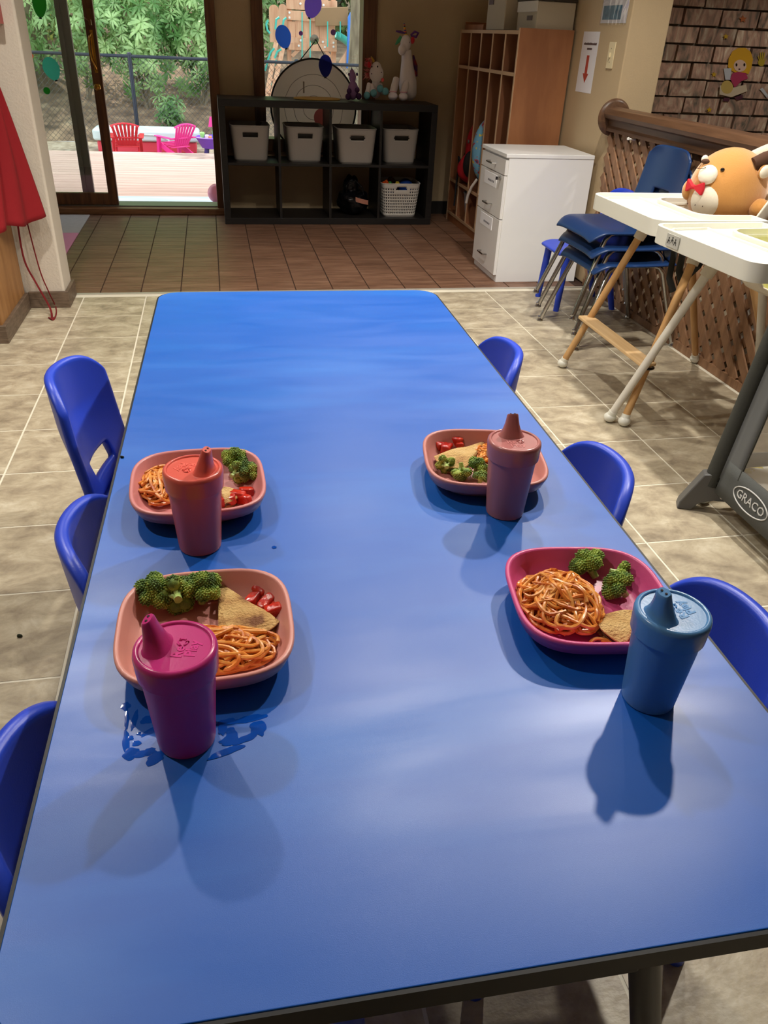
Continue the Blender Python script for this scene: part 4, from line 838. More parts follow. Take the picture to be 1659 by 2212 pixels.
# ================================================================== white drawer cabinet
cbm = mat('white_melamine', (228, 228, 228), 0.35); cbt = mat('white_drawer_front', (224, 222, 220), 0.32); chrome = mat('chrome', (190, 190, 190), 0.15, metal=1.0); paperm = mat('label_paper', (236, 236, 240), 0.6); inkm = mat('grey_print', (120, 120, 126), 0.7)
cb = thing('drawer_cabinet', 'white three-drawer cabinet beside the plywood locker', 'cabinet', (1.72, 4.345, 0))
CX0, CX1, CY0, CY1, CZ = 1.478, 1.965, 4.143, 4.560, 0.658
def cp(nm, m, *b, **k): return MB(cb).box(*b).build(nm, m, cb, **k)
cp('cabinet_body', cbm, CX0+0.016, CX1, CY0, CY1, 0.0, CZ-0.02, bevel=0.002); cp('cabinet_top', cbm, CX0-0.002, CX1, CY0-0.003, CY1+0.003, CZ-0.02, CZ, bevel=0.003)
for z0, z1, hz in ((0.553, 0.628, 0.592), (0.334, 0.549, 0.385), (0.038, 0.330, 0.115)):
    dr = cp('drawer', cbt, CX0, CX0+0.0165, CY0+0.006, CY1-0.006, z0, z1, bevel=0.002)
    MB(cb).tube([(CX0, 4.30, hz), (CX0-0.022, 4.302, hz), (CX0-0.024, 4.35, hz), (CX0-0.022, 4.398, hz), (CX0, 4.40, hz)], 0.0048, 8).build('handle', chrome, dr, smooth=True)
    if z1 < 0.6:
        la = cp('label_holder', paperm, CX0-0.002, CX0, 4.26, 4.47, z1-0.075, z1-0.012); la.parent = dr; la.matrix_basis = Matrix.Identity(4)
        for k in range(5): b = cp('label_print', inkm, CX0-0.0026, CX0-0.002, 4.30+k*0.022, 4.316+k*0.022, z1-0.055, z1-0.045); b.parent = la; b.matrix_basis = Matrix.Identity(4)
MB(cb).lathe([(0, 0), (0.011, 0), (0.011, 0.006), (0.006, 0.008), (0, 0.008)], 16, M=Matrix.Translation((CX0, 4.20, 0.533)) @ Matrix.Rotation(-PI/2, 4, 'Y')).build('lock', chrome, cb, smooth=True)
MB(cb).box(CX0-0.028, CX0-0.008, 4.198, 4.202, 0.525, 0.541).build('key', chrome, cb)

# ================================================================== papers and switch on the tan wall
WX = 1.9995
ar = thing('arrow_sign', 'white paper sign with a red down arrow on the tan wall', 'sign', (WX, 4.50, 0.93))
M = frame((0, 0, 0), (0, -1, 0), (0, 0, 1))       # x: to the right on the wall, y: up, z: out of the wall (-x)
MB().prism([(-0.102, 0.0), (0.102, 0.0), (0.102, 0.283), (-0.102, 0.283)], 0.0, 0.001, M=M).build('paper', mat('sign_paper', (226, 224, 228), 0.6), ar)
MB().prism([(-0.016, 0.175), (-0.016, 0.090), (-0.036, 0.090), (0.0, 0.045), (0.036, 0.090), (0.016, 0.090), (0.016, 0.175)], 0.001, 0.0016, M=M).build('arrow_print', mat('red_print', (176, 66, 48), 0.6), ar)
mb = MB(); R = random.Random(2)
x = -0.078
while x < 0.078:
    w = R.uniform(0.004, 0.008); mb.prism([(x, 0.222), (x+w, 0.222), (x+w, 0.222+R.choice((0.009, 0.012))), (x, 0.231)], 0.001, 0.0014, M=M); x += w+0.0015
x = -0.03
while x < 0.03:
    w = R.uniform(0.004, 0.008); mb.prism([(x, 0.200), (x+w, 0.200), (x+w, 0.209), (x, 0.209)], 0.001, 0.0014, M=M); x += w+0.0015
mb.build('blurred_print', mat('dark_print', (70, 40, 36), 0.7), ar)
pp = thing('sleeve_notice', 'notice with blue picture in a shiny plastic sleeve on the tan wall', 'notice', (WX, 4.27, 1.25))
MB().prism([(-0.145, 0.0), (0.145, 0.0), (0.145, 0.35), (-0.145, 0.35)], 0, 0.001, M=M).build('paper', mat('notice_paper', (216, 214, 220), 0.6), pp)
MB().prism([(-0.13, 0.015), (0.08, 0.015), (0.08, 0.075), (-0.13, 0.075)], 0.001, 0.0014, M=M).build('picture_print', mat('blue_picture', (84, 132, 158), 0.5, col2=(60, 100, 130), nscale=40), pp)
MB().grid(lambda u, v: Vector((-0.005-0.006*noise.noise(Vector((u*7, v*3, 1)))-0.004*u*v, 0.148-u*0.305, -0.008+v*0.36)), 24, 16).build('plastic_sleeve', glassmat('clear_sleeve', (0.97, 0.97, 0.97, 1), 0.22, 0.06), pp, smooth=True)
sw = thing('light_switch', 'ivory light switch plate on the tan wall', 'switch', (WX, 4.2215, 1.112)); ivory = mat('ivory_plastic', (222, 208, 170), 0.4)
MB().prism(rrect(-0.035, 0.035, -0.058, 0.058, 0.004, 3), 0, 0.006, M=M).build('switch_plate', ivory, sw, bevel=0.002); MB().prism([(-0.005, -0.010), (0.005, -0.010), (0.005, 0.012), (-0.005, 0.012)], 0.006, 0.016, M=M).build('toggle', ivory, sw, bevel=0.002)
for z in (-0.03, 0.03): MB().lathe([(0.003, 0.006), (0.003, 0.007), (0, 0.0072)], 10, M=M @ Matrix.Translation((0, z, 0))).build('screw', greym, sw)
# ================================================================== left side: cabinet, apron, red sign, rug
oak = mat('oak_veneer', (140, 96, 52), 0.5, col2=(164, 118, 70), nscale=4, stretch=(6, 6, 0.6))
kc = thing('oak_cabinet', 'oak base cabinet against the white stub wall', 'cabinet', (-1.3, 3.56, 0))
MB(kc).box(-1.9, -0.902, 3.33, 3.80, 0.07, 0.92).build('cabinet_body', oak, kc, bevel=0.003); MB(kc).box(-1.93, -0.895, 3.31, 3.80, 0.92, 0.955).build('counter_top', mat('beige_counter', (190, 176, 150), 0.4), kc, bevel=0.004)
MB(kc).box(-1.9, -0.888, 3.32, 3.804, 0.0, 0.075).build('plinth', basem, kc, bevel=0.003)
for x in (-1.65, -1.15): d = MB(kc).box(x-0.23, x+0.23, 3.312, 3.33, 0.12, 0.88).build('door', oak, kc, bevel=0.003); MB(kc).ell((x+0.19, 3.30, 0.5), 0.014).build('knob', black_eye, d, smooth=True)
MB(kc).ell((-0.925, 3.318, 0.165), (0.018, 0.014, 0.018)).build('bumper', black_eye, kc, smooth=True)
ap = thing('red_apron', 'red cloth apron hanging on the white stub wall', 'apron', (-0.84, 3.75, 0.41)); apm = mat('red_cotton', (136, 15, 24), 0.9, bump=0.25, bscale=500)
def aprf(u, v):
    z = 0.412+0.63*v
    rx = -0.763-0.06*v-0.05*v*v; lx = -0.884+0.02*v
    ry = 3.765+0.03*v; ly = 3.44+0.32*v
    fold = 0.020*(1-0.6*v)*math.sin(u*PI*4.3+0.6)+0.012*(1-v)*math.sin(u*9+v*3)
    return Vector((lx+(rx-lx)*u+fold*0.9, min(3.800, ly+(ry-ly)*u-fold*0.5), z+0.012*math.sin(u*7)*(1-v)))
MB(ap).grid(aprf, 64, 30).build('apron_cloth', apm, ap, smooth=True, solid=0.003)
MB(ap).tube([(-0.872, 3.785, 1.035), (-0.875, 3.800, 1.09), (-0.872, 3.800, 1.10), (-0.868, 3.79, 1.035)], 0.006, 6).build('neck_loop', apm, ap, smooth=True)
st = mat('dark_red_cord', (112, 16, 22), 0.85)
p1, p2 = ony(36, 470, 3.76), ony(56, 470, 3.77)
MB(ap).tube(smooth_pts([p1+Vector((0, 0, 0.05)), p1, ony(52, 560, 3.75), ony(80, 615, 3.73), ony(108, 665, 3.72), onz(113, 690, 0.004), onz(118, 686, 0.004)]), 0.0048, 6, flat=0.5).tube(smooth_pts([p2+Vector((0, 0, 0.05)), p2, ony(85, 580, 3.76), ony(105, 630, 3.75), onz(120, 662, 0.006), onz(121, 680, 0.004), onz(114, 690, 0.004), onz(105, 686, 0.004)]), 0.0032, 6).build('apron_strings', st, ap, smooth=True)
rs = thing('red_sign', 'red wall sign with a thin white border on the stub wall', 'sign', (-0.88, 3.80, 1.13))
MB(rs).box(-1.0, -0.781, 3.745, 3.819, 1.128, 1.45).build('sign_box', mat('red_enamel', (170, 20, 18), 0.35), rs, bevel=0.003); MB().loopwall(rrect(0, 0.213, 0, 0.316, 0.004, 2), 0, 0.001, 0.004).build('sign_border', mat('white_print', (230, 226, 220), 0.6), rs).matrix_basis = rs.matrix_basis.inverted() @ frame((-0.997, 3.745, 1.131), (1, 0, 0), (0, 0, 1))
rg = thing('striped_rug', 'grey and pink runner rug on the brown tiles by the door', 'rug', (-1.3, 5.4, 0))
MB(rg).box(-1.85, -0.88, 5.36, 5.93, 0.0005, 0.008).build('grey_band', mat('grey_rug', (176, 174, 182), 0.95, col2=(190, 188, 196), nscale=30, stretch=(1, 6, 1)), rg, bevel=0.003); MB(rg).box(-1.85, -0.88, 4.55, 5.36, 0.0005, 0.008).build('pink_band', mat('pink_rug', (222, 150, 190), 0.95, bump=0.3, bscale=300), rg, bevel=0.003)

# ================================================================== navy school chairs, stacked
navy = mat('navy_plastic', (26, 52, 96), 0.3, bump=0.04, bscale=300)
def navy_chair():
    t = thing('school_chair', 'x', 'chair', (0, 0, 0), 0, 'stacked navy school chairs')
    def seat(u, v):
        s = 2*u-1; y = -0.18+0.385*v; drop = 0.045*max(0, (v-0.80)/0.20)**2; r = 0.02*abs(s)**4
        return Vector((s*(0.195+0.012*math.sin(v*PI)-0.02*max(0, v-0.9)/0.1), y, 0.375-0.014*(1-s*s)*math.sin(v*PI)-drop-r*0.6))
    MB().grid(seat, 25, 21).build('seat', navy, t, solid=0.011, sub=1, offset=-1)
    def back(u, v):
        s = 2*u-1; z = 0.372+0.30*v; w = 0.187*(1-0.10*v)*(1-0.22*max(0, (v-0.8)/0.2)**3)
        return Vector((s*w, -0.165-0.055*v+0.022*s*s-0.010*math.sin(v*PI), z-0.012*abs(s)**6*(v > 0.9)))
    MB().grid(back, 29, 27, drop=lambda u, v: abs(2*u-1) < 0.36 and 0.14 < v < 0.44).build('backrest', navy, t, solid=0.012, sub=1, offset=0)
    for sx in (-1, 1):
        lf = MB().tube([(sx*0.205, 0.235, 0.012), (sx*0.165, 0.125, 0.325), (sx*0.160, 0.105, 0.345), (sx*0.155, 0.08, 0.350), (sx*0.155, -0.09, 0.350), (sx*0.160, -0.115, 0.343), (sx*0.168, -0.135, 0.32), (sx*0.205, -0.235, 0.012)], 0.0105, 12).build('leg_frame', chrome, t, smooth=True)
        for y in (0.237, -0.237): MB().lathe([(0, 0), (0.013, 0), (0.015, 0.004), (0.011, 0.014), (0.011, 0.022), (0, 0.022)], 14, c=(sx*0.206, y, 0)).build('foot_glide', chrome, lf, smooth=True)
    MB().cyl((-0.155, -0.06, 0.350), (0.155, -0.06, 0.350), 0.008).build('cross_bar', chrome, t, smooth=True)
    return t
nc = navy_chair()
for i, lab in enumerate(('navy plastic school chair at the bottom of the stack', 'navy plastic school chair in the middle of the stack', 'navy plastic school chair on top of the stack')):
    c = nc if i == 0 else copy_tree(nc)
    c.location = (1.730-0.012*(i-1), 3.285+0.02*(i-1), 0.0625*i); c.rotation_euler = (0, 0, PI/2+0.03); c['label'] = lab
c = copy_tree(nc); c.location = (2.62, 3.42, 0.0); c.scale = (1.28, 1.28, 1.28); c.rotation_euler = (0, 0, PI/2); c['label'] = 'blue plastic chair standing behind the lattice hand rail'; c['group'] = 'navy school chairs'
bx_ = thing('white_crate', 'white plastic crate on the carpet behind the lattice', 'crate', (2.32, 2.62, 0))
MB().grid(bin_fn(0.42, 0.62, 0.38, 0.58, 0.36, 8.0), 64, 10, closed=True).build('crate_wall', mat('white_crate_plastic', (226, 226, 222), 0.45), bx_, smooth=True, solid=0.004); MB().box(-0.18, 0.18, -0.28, 0.28, 0.0, 0.006).build('crate_base', mat('white_crate_plastic', (226, 226, 222)), bx_)

# ================================================================== high chairs
hwhite = mat('white_tray_plastic', (232, 232, 222), 0.28); hcream = mat('white_chair_plastic', (214, 206, 190), 0.4); beech = mat('beech_wood', (196, 150, 96), 0.45, col2=(208, 166, 114), nscale=5, stretch=(8, 8, 0.7)); wleg = mat('white_painted_leg', (224, 220, 210), 0.35); strapm = mat('black_strap', (34, 34, 32), 0.8)
def high_chair(loc, legm, label, foot, rz=PI/2, fw_=0.283):
    t = thing('high_chair', label, 'high chair', loc, rz)
    for sx in (-1, 1):
        for fy, ty in ((0.305, 0.120), (-0.305, -0.075)):
            p0, p1 = Vector((sx*fw_, fy, 0.022)), Vector((sx*0.186, ty, 0.57))
            l = MB().cyl(p0, p1, 0.0135, 0.0145, 16).build('leg', legm, t, smooth=True); MB().ell((sx*(fw_+.002), fy, 0.018), (0.022, 0.022, 0.018), nu=16, nv=10).cyl((sx*(fw_+.0015), fy, 0.018), p0+(p1-p0)*0.035, 0.017, 0.0155, 14).build('foot_cap', hwhite, l, smooth=True)
            MB().cyl(p0+(p1-p0)*0.945, p0+(p1-p0)*1.12, 0.021, 0.024, 16).build('leg_socket', hcream, t, smooth=True)
    def zt(a):   # rim height round the bucket, a=0 at +x, pi/2 front
        b = -math.sin(a); return 0.655+0.245*max(0, (b-0.15)/0.85)**0.7 if b > 0.15 else 0.655-0.02*max(0, math.sin(a))
    def shell(u, v):
        a = 2*PI*u; p = 3.2; ca, sa = math.cos(a), math.sin(a); k = (abs(ca)**p+abs(sa)**p)**(-1/p)
        z = 0.545+(zt(a)-0.545)*v; w = 0.125+0.055*min(1, v*1.6); d = 0.105+0.055*min(1, v*1.6)
        return Vector((w*k*ca, -0.03+d*k*sa-0.05*max(0, -sa)*max(0, v-0.2), z))
    MB().grid(shell, 56, 16, drop=lambda u, v: 0.14 < u < 0.36 and 0.18 < v < 0.72 and abs(u-0.25) > 0.03, closed=True).build('seat_shell', hcream, t, smooth=True, solid=0.006)
    MB().prism([(0.125*q[0], -0.03+0.105*q[1]) for q in [((abs(math.cos(a))**3.2+abs(math.sin(a))**3.2)**(-1/3.2)*math.cos(a), (abs(math.cos(a))**3.2+abs(math.sin(a))**3.2)**(-1/3.2)*math.sin(a)) for a in [2*PI*k/40 for k in range(40)]]], 0.540, 0.548).build('seat_base', hcream, t)
    # tray: outer outline with the opening for the child
    out = [(x, y) for x, y in rrect(-0.285, 0.285, -0.07, 0.325, 0.045, 6)]
    hole = rrect(-0.155, 0.155, -0.071, 0.115, 0.05, 6)
    U = [(-0.252, -0.07), (-0.155, -0.07), (-0.155, 0.065)]+[(-0.105-0.05*math.cos(a), 0.065+0.05*math.sin(a)) for a in (0.4, 0.8, 1.2)]+[(-0.105, 0.115), (0.105, 0.115)]+[(0.105+0.05*math.sin(a), 0.065+0.05*math.cos(a)) for a in (0.4, 0.8, 1.2)]+[(0.155, 0.065), (0.155, -0.07), (0.252, -0.07), (0.252, 0.27)]
    U += [(0.202+0.05*math.cos(a), 0.275+0.05*math.sin(a)) for a in (0.3, 0.6, 0.9, 1.2)]+[(0.197, 0.325), (-0.197, 0.325)]+[(-0.202-0.05*math.sin(a), 0.275+0.05*math.cos(a)) for a in (0.3, 0.6, 0.9, 1.2)]+[(-0.252, 0.27)]
    tr = MB().prism([(x*0.982, (y-0.125)*0.985+0.125) for x, y in U], 0.668, 0.674).build('tray', hwhite, t)
    MB().loopwall(U, 0.640, 0.692, 0.012).build('tray_rim', hwhite, tr, bevel=0.004)
    IN = [(-0.23, 0.135), (0.23, 0.135), (0.23, 0.26), (0.19, 0.302), (-0.19, 0.302), (-0.23, 0.26)]
    MB().loopwall(IN, 0.674, 0.681, 0.007).build('tray_ridge', hwhite, tr, bevel=0.002)
    if foot:
        f0 = Vector((-0.283, 0.305, 0.022)).lerp(Vector((-0.186, 0.120, 0.57)), 0.36); f1 = Vector((0.283, 0.305, 0.022)).lerp(Vector((0.186, 0.120, 0.57)), 0.36)
        fr = MB().bar(f0+Vector((-0.02, 0.012, 0)), f1+Vector((0.02, 0.012, 0)), 0.062, 0.014).build('footrest', mat('pale_beech', (206, 170, 122), 0.5, col2=(218, 186, 142), nscale=6, stretch=(0.6, 8, 8)), t, bevel=0.005)
        for f in (f0, f1): MB().tube([f+Vector((0.019*math.cos(a), 0.019*math.sin(a), -0.016)) for a in [k*PI/8 for k in range(16)]], 0.0045, 6, closed=True).build('rubber_ring', black_eye, fr, smooth=True)
        MB().tube([(-0.13, 0.05, 0.57), (-0.17, 0.09, 0.53), (-0.13, 0.11, 0.47), (-0.10, 0.10, 0.45)], 0.012, 6, flat=0.25).tube([(-0.06, 0.09, 0.56), (-0.11, 0.12, 0.50), (-0.15, 0.13, 0.48)], 0.012, 6, flat=0.25).tube([(-0.02, 0.1, 0.55), (-0.06, 0.12, 0.46), (-0.09, 0.11, 0.42)], 0.011, 6, flat=0.25).build('harness_strap', strapm, t, smooth=True)
    return t, tr
h1, tr1 = high_chair((1.672, 2.572, 0), beech, 'white high chair with wooden legs and footrest, soft deer toy in it', True)
h2, tr2 = high_chair((1.650, 2.055, 0), wleg, 'white high chair with white legs and a yellow-green cushion', False, PI/2+0.055, 0.285)
dcm = mat('decal_grey', (190, 190, 184), 0.6); dck = mat('decal_black', (60, 60, 58), 0.6)
dc = MB().box(-0.032, 0.032, -0.002, 0.0, -0.018, 0.018).build('warning_sticker', dcm, tr2); dc.matrix_basis = Matrix.Translation((0.12, 0.3275, 0.666)) @ Matrix.Rotation(PI, 4, 'Z')
mk = MB()
for x, z in ((-0.018, -0.002), (0.0, 0.002), (0.016, -0.001)): mk.ell((x, -0.0025, z+0.008), (0.003, 0.0008, 0.003), nu=8, nv=6).bar((x-0.006, -0.0025, z-0.008), (x, -0.0025, z+0.004), 0.0012, 0.0015).bar((x+0.006, -0.0025, z-0.008), (x, -0.0025, z+0.004), 0.0012, 0.0015).bar((x-0.006, -0.0025, z+0.001), (x+0.006, -0.0025, z+0.001), 0.0012, 0.0015)
mk.build('sticker_print', dck, dc)
cu = MB().grid(lambda u, v: Vector(((u-.5)*0.25, -0.13-0.035*math.sin(v*PI)*math.sin(u*PI)-0.03*v, 0.57+0.27*v)), 13, 13).build('seat_cushion', mat('yellow_green_fabric', (206, 206, 110), 0.9, col2=(222, 222, 150), nscale=20), solid=0.035, sub=1); cu.location = (1.650, 2.055, 0); cu.rotation_euler = (0, 0, PI/2+0.055); tag(cu, 'yellow-green padded cushion in the white legged high chair', 'cushion')
cu2 = MB().box(-0.11, 0.11, -0.10, 0.08, 0.5495, 0.60).build('booster_cushion', mat('yellow_green_fabric', (206, 206, 110)), bevel=0.015, seg=3); cu2.location = (1.650, 2.055, 0); cu2.rotation_euler = (0, 0, PI/2+0.055); tag(cu2, 'flat yellow-green pad on the seat of the white legged high chair', 'cushion')

# ------------------------------------------------------------------ soft deer in the first high chair
brn = mat('caramel_plush', (192, 134, 66), 0.9, sheen=0.5, bump=0.12, bscale=200); crm = mat('cream_plush', (228, 218, 200), 0.9, sheen=0.4, bump=0.1, bscale=200); dbr = mat('chocolate_plush', (74, 46, 30), 0.9); redv = mat('red_velvet', (196, 28, 44), 0.8)
def rp(cx, cy): return (1440+cx/7.575, 300+cy/7.575)
DC = ony(*rp(985, 850), 2.575); DR = Vector((0.132, 0.125, 0.138))
def surf(cx, cy, k=1.0):        # where the ray through a feature meets the body ellipsoid
    d = ray(*rp(cx, cy)); o = Vector(((CAM[i]-DC[i])/DR[i] for i in range(3))); e = Vector((d[i]/DR[i] for i in range(3)))
    a = e.dot(e); b = 2*o.dot(e); c_ = o.dot(o)-1; D = b*b-4*a*c_
    s = (-b-math.sqrt(D))/(2*a) if D > 0 else -b/(2*a)
    p = CAM+d*s; return DC+(p-DC)*k
dt = thing('deer_plush', 'caramel soft deer with red bow tie sitting in the high chair', 'soft toy', (DC.x, DC.y, 0.549))
W_ = DC
MB(dt).ell(DC, tuple(DR), nu=28, nv=18).ell(DC+Vector((0.0, 0.0, -0.10)), (0.115, 0.115, 0.085)).build('body', brn, dt, remesh=0.008)
mz = surf(680, 590); mzn = (mz-DC).normalized()
MB(dt).ell(mz+mzn*0.002, (0.031, 0.035, 0.022), R=Vector((0, 0, 1)).rotation_difference(mzn).to_matrix(), nu=24, nv=14).build('muzzle', crm, dt, smooth=True)
MB(dt).ell(surf(680, 430, 1.14), (0.014, 0.013, 0.008)).build('nose', dbr, dt, smooth=True); MB(dt).tube([surf(555, 525, 1.14), surf(600, 548, 1.19), surf(650, 548, 1.195), surf(700, 530, 1.185)], 0.0011, 6).tube([surf(625, 465, 1.15), surf(598, 545, 1.19)], 0.0009, 6).build('mouth_stitch', dbr, dt, smooth=True)
MB(dt).ell(surf(645, 365, 1.06), (0.011, 0.011, 0.014)).build('far_ear', crm, dt, smooth=True)
MB(dt).ell(surf(915, 505, 1.005), (0.007, 0.007, 0.006), nu=12, nv=8).build('eye', black_eye, dt, smooth=True)
by = surf(570, 1060); byn = (by-DC).normalized()
MB(dt).ell(by-byn*0.020, (0.058, 0.054, 0.030), R=Vector((0, 0, 1)).rotation_difference(byn).to_matrix(), nu=28, nv=16).build('belly_patch', crm, dt, smooth=True)
for x, y in ((400, 1050), (510, 1070), (620, 1090)): q = surf(x, y, 1.10); MB(dt).tube([q, q+Vector((0, 0, 0.004))], 0.0012, 6).build('belly_stitch', dbr, dt)
kn = surf(490, 790, 1.10); lft = surf(405, 770, 1.06); rgt = surf(590, 820, 1.10)
mb = MB(dt); mb.ell(kn, 0.008)
for tip, sgn in ((lft, -1), (rgt, 1)):
    dv = (tip-kn)*1.35; up = Vector((0, 0, 1)); nn = dv.cross(up).normalized()
    P = [kn+dv*0.1+up*0.004, kn+dv*1.0+up*0.022, kn+dv*1.12, kn+dv*1.0-up*0.020, kn+dv*0.1-up*0.004]
    mb.add([p+nn*0.006 for p in P]+[p-nn*0.006 for p in P], [(0, 1, 2, 3, 4), (9, 8, 7, 6, 5)]+[(i, (i+1) % 5, 5+(i+1) % 5, 5+i) for i in range(5)])
mb.build('bow_tie', redv, dt, bevel=0.003)
MB(dt).ell(surf(1470, 1120, 1.08), (0.036, 0.032, 0.032)).build('arm', brn, dt, smooth=True); MB(dt).ell(surf(345, 830, 0.96), (0.024, 0.024, 0.034)).build('arm', brn, dt, smooth=True)
e0 = surf(1480, 590, 1.03); e1 = surf(1600, 560, 1.22)
MB(dt).ell((e0+e1)/2, (0.024, 0.011, 0.020), R=rot3(0, -0.5, 0.2), nu=18, nv=12).build('ear', crm, dt, smooth=True); MB(dt).ell((e0*0.6+e1*0.4)+Vector((0.004, 0.006, 0)), (0.026, 0.010, 0.023), R=rot3(0, -0.5, 0.2)).build('ear_back', brn, dt, smooth=True)
a0 = surf(1430, 400, 0.98); MB(dt).tube([a0, a0+Vector((0.035, -0.005, 0.016)), a0+Vector((0.075, -0.01, 0.038))], [0.020, 0.023, 0.016], 14).build('antler', dbr, dt, smooth=True)

# ================================================================== playpen
fgrey = mat('charcoal_fabric', (84, 86, 84), 0.85, bump=0.2, bscale=500); fpl = mat('grey_hard_plastic', (92, 92, 92), 0.4); fl2 = mat('light_grey_piping', (118, 120, 120), 0.8); dkf = mat('dark_grey_fabric', (62, 63, 58), 0.9, bump=0.2, bscale=400)
netm = seemat('beige_net', (222, 212, 196), 0.30)
pn = thing('playpen', 'grey folding playpen with net sides and printed mattress', 'playpen', (1.66, 1.25, 0))
XB0, XB1, YB0, YB1 = 1.342, 1.950, 0.72, 1.715; XT0, XT1, YT0, YT1 = 1.410, 1.880, 0.78, 1.705; ZT_ = 0.70
cb_ = [(XB0, YB1), (XB1, YB1), (XB1, YB0), (XB0, YB0)]; ct_ = [(XT0, YT1), (XT1, YT1), (XT1, YT0), (XT0, YT0)]
def edge(k, s, z):
    q = (z-0.06)/(ZT_-0.06); a = Vector(cb_[k]).lerp(Vector(ct_[k]), q); b = Vector(cb_[(k+1) % 4]).lerp(Vector(ct_[(k+1) % 4]), q); p = a.lerp(b, s); return Vector((p.x, p.y, z))
for k in range(4):
    MB(pn).tube([edge(k, 0, 0.085), edge(k, 0, ZT_-0.08)], [0.024, 0.024], 16).build('corner_post', dkf, pn, smooth=True)
    MB(pn).tube([edge(k, 0.03, ZT_), edge(k, 0.97, ZT_)], 0.024, 14).build('top_rail', fgrey, pn, smooth=True)
    MB(pn).tube([edge(k, 0, ZT_-0.10), edge(k, 0, ZT_-0.03), edge(k, 0, ZT_+0.02)], [0.030, 0.034, 0.028], 16).build('corner_cap', fpl, pn, smooth=True)
    MB(pn).grid(lambda u, v: edge(k, 0.03+0.94*u, 0.075+0.105*v), 24, 4).build('lower_band', fgrey, pn, solid=0.006, smooth=True)
    MB(pn).grid(lambda u, v: edge(k, 0.03+0.94*u, ZT_-0.06+0.06*v), 24, 3).build('upper_band', fgrey, pn, solid=0.006, smooth=True)
    for s0, s1 in ((0.025, 0.095), (0.905, 0.975)): MB(pn).grid(lambda u, v: edge(k, s0+(s1-s0)*u, 0.12+0.54*v), 4, 12).build('side_band', mat('mid_grey_fabric', (104, 106, 106), 0.85), pn, solid=0.005, smooth=True)
    for s0 in (0.098, 0.902): MB(pn).tube([edge(k, s0, 0.15), edge(k, s0, 0.66)], 0.004, 6).build('piping', dkf, pn)
    MB(pn).grid(lambda u, v: edge(k, 0.09+0.82*u, 0.17+0.48*v), 12, 8).build('net_panel', netm, pn)
    f = edge(k, 0, 0.09); cx_, cy_ = (-1 if k in (0, 3) else 1), (1 if k in (0, 1) else -1)
    d_ = Vector((cx_*0.78, cy_*0.35, 0)).normalized()
    PF = [(-0.028, 0.115), (0.022, 0.105), (0.058, 0.02), (0.060, 0.0), (0.030, 0.0), (0.018, 0.022), (-0.012, 0.036), (-0.055, 0.038), (-0.055, 0.065), (-0.030, 0.075)]
    MB(pn).prism([(a_*1.3, b_*1.15) for a_, b_ in PF], -0.020, 0.020, M=frame((f.x, f.y, 0.0), d_, (0, 0, 1))).build('corner_foot', fpl, pn, bevel=0.004)
    nz_ = d_.cross(Vector((0, 0, 1)))
    for (u_, w_) in ((-0.008, 0.098), (-0.034, 0.058)): c0 = Vector((f.x, f.y, w_))+d_*u_; MB(pn).cyl(c0-nz_*0.022, c0+nz_*0.022, 0.006, n=10).build('rivet', chrome, pn)
MB(pn).bar((XB0+0.04, YB1-0.04, 0.058), (XB0+0.30, YB1-0.30, 0.058), 0.02, 0.02).build('floor_strut', black_eye, pn)
mattm = posmat('floral_mattress', [(0.0, (232, 230, 220)), (0.585, (232, 230, 220)), (0.60, (200, 190, 90)), (0.65, (214, 190, 60)), (0.70, (120, 180, 150))], 14, rough=0.9, rand=0, bump=0)
MB(pn).box(XB0+0.02, XB1-0.02, YB0+0.02, YB1-0.02, 0.10, 0.150).build('mattress', mattm, pn, bevel=0.012)
# logo on the long side facing the table
lo_ = edge(3, 0.825, 0.125); n_out = Vector((-1, 0, 0)); ex = (edge(3, 0, 0.125)-edge(3, 1, 0.125)).normalized(); ey = (edge(3, 0.8, 0.17)-edge(3, 0.8, 0.08)).normalized()
lw = mat('white_logo', (206, 206, 204), 0.7)
ML = pn.matrix_basis.inverted() @ frame(lo_+Vector((-0.0045, 0, 0)), ex, ey)
put_text('logo_lettering', 'GRACO', 0.034, lw, pn, ML, extrude=0.0006, offset=0.0002)
r_ = MB().tube([(0.074*math.cos(a), 0.029*math.sin(a), 0) for a in [k*PI/24 for k in range(48)]], 0.0018, 6, closed=True).build('logo_ring', lw, pn); r_.matrix_basis = ML

# ================================================================== stickers on the brick wall
BYs = 4.9015
def flat(name, m, pts, parent, dy=0.0, th=0.0012):
    P = [ony(px, py, BYs+dy) for px, py in pts]; mb = MB(parent); n = len(P); mb.add(P+[p+Vector((0, th, 0)) for p in P], [tuple(range(n)), tuple(range(2*n-1, n-1, -1))]+[(i, (i+1) % n, n+(i+1) % n, n+i) for i in range(n)]); return mb.build(name, m, parent)
def gp(cx, cy): return (1420+cx/6.94, 60+cy/6.94)
gs = thing('girl_sticker', 'wall sticker of a blond girl in pink reading a book', 'sticker', ony(*gp(1250, 1100), BYs))
yel = mat('sticker_yellow', (200, 152, 30), 0.6); skin = mat('sticker_skin', (206, 176, 160), 0.6); pnk = mat('sticker_pink', (158, 46, 84), 0.6); bookm = mat('sticker_book', (186, 172, 150), 0.6); dplum = mat('sticker_plum', (70, 30, 48), 0.6)
def oval(cx, cy, rx, ry, n=20): return [gp(cx+rx*math.cos(2*PI*k/n), cy+ry*math.sin(2*PI*k/n)) for k in range(n)]
flat('hair', yel, [gp(*p) for p in ((1060, 590), (1070, 460), (1130, 350), (1220, 300), (1320, 300), (1400, 360), (1435, 470), (1410, 600), (1370, 690), (1180, 680), (1110, 640))], gs)
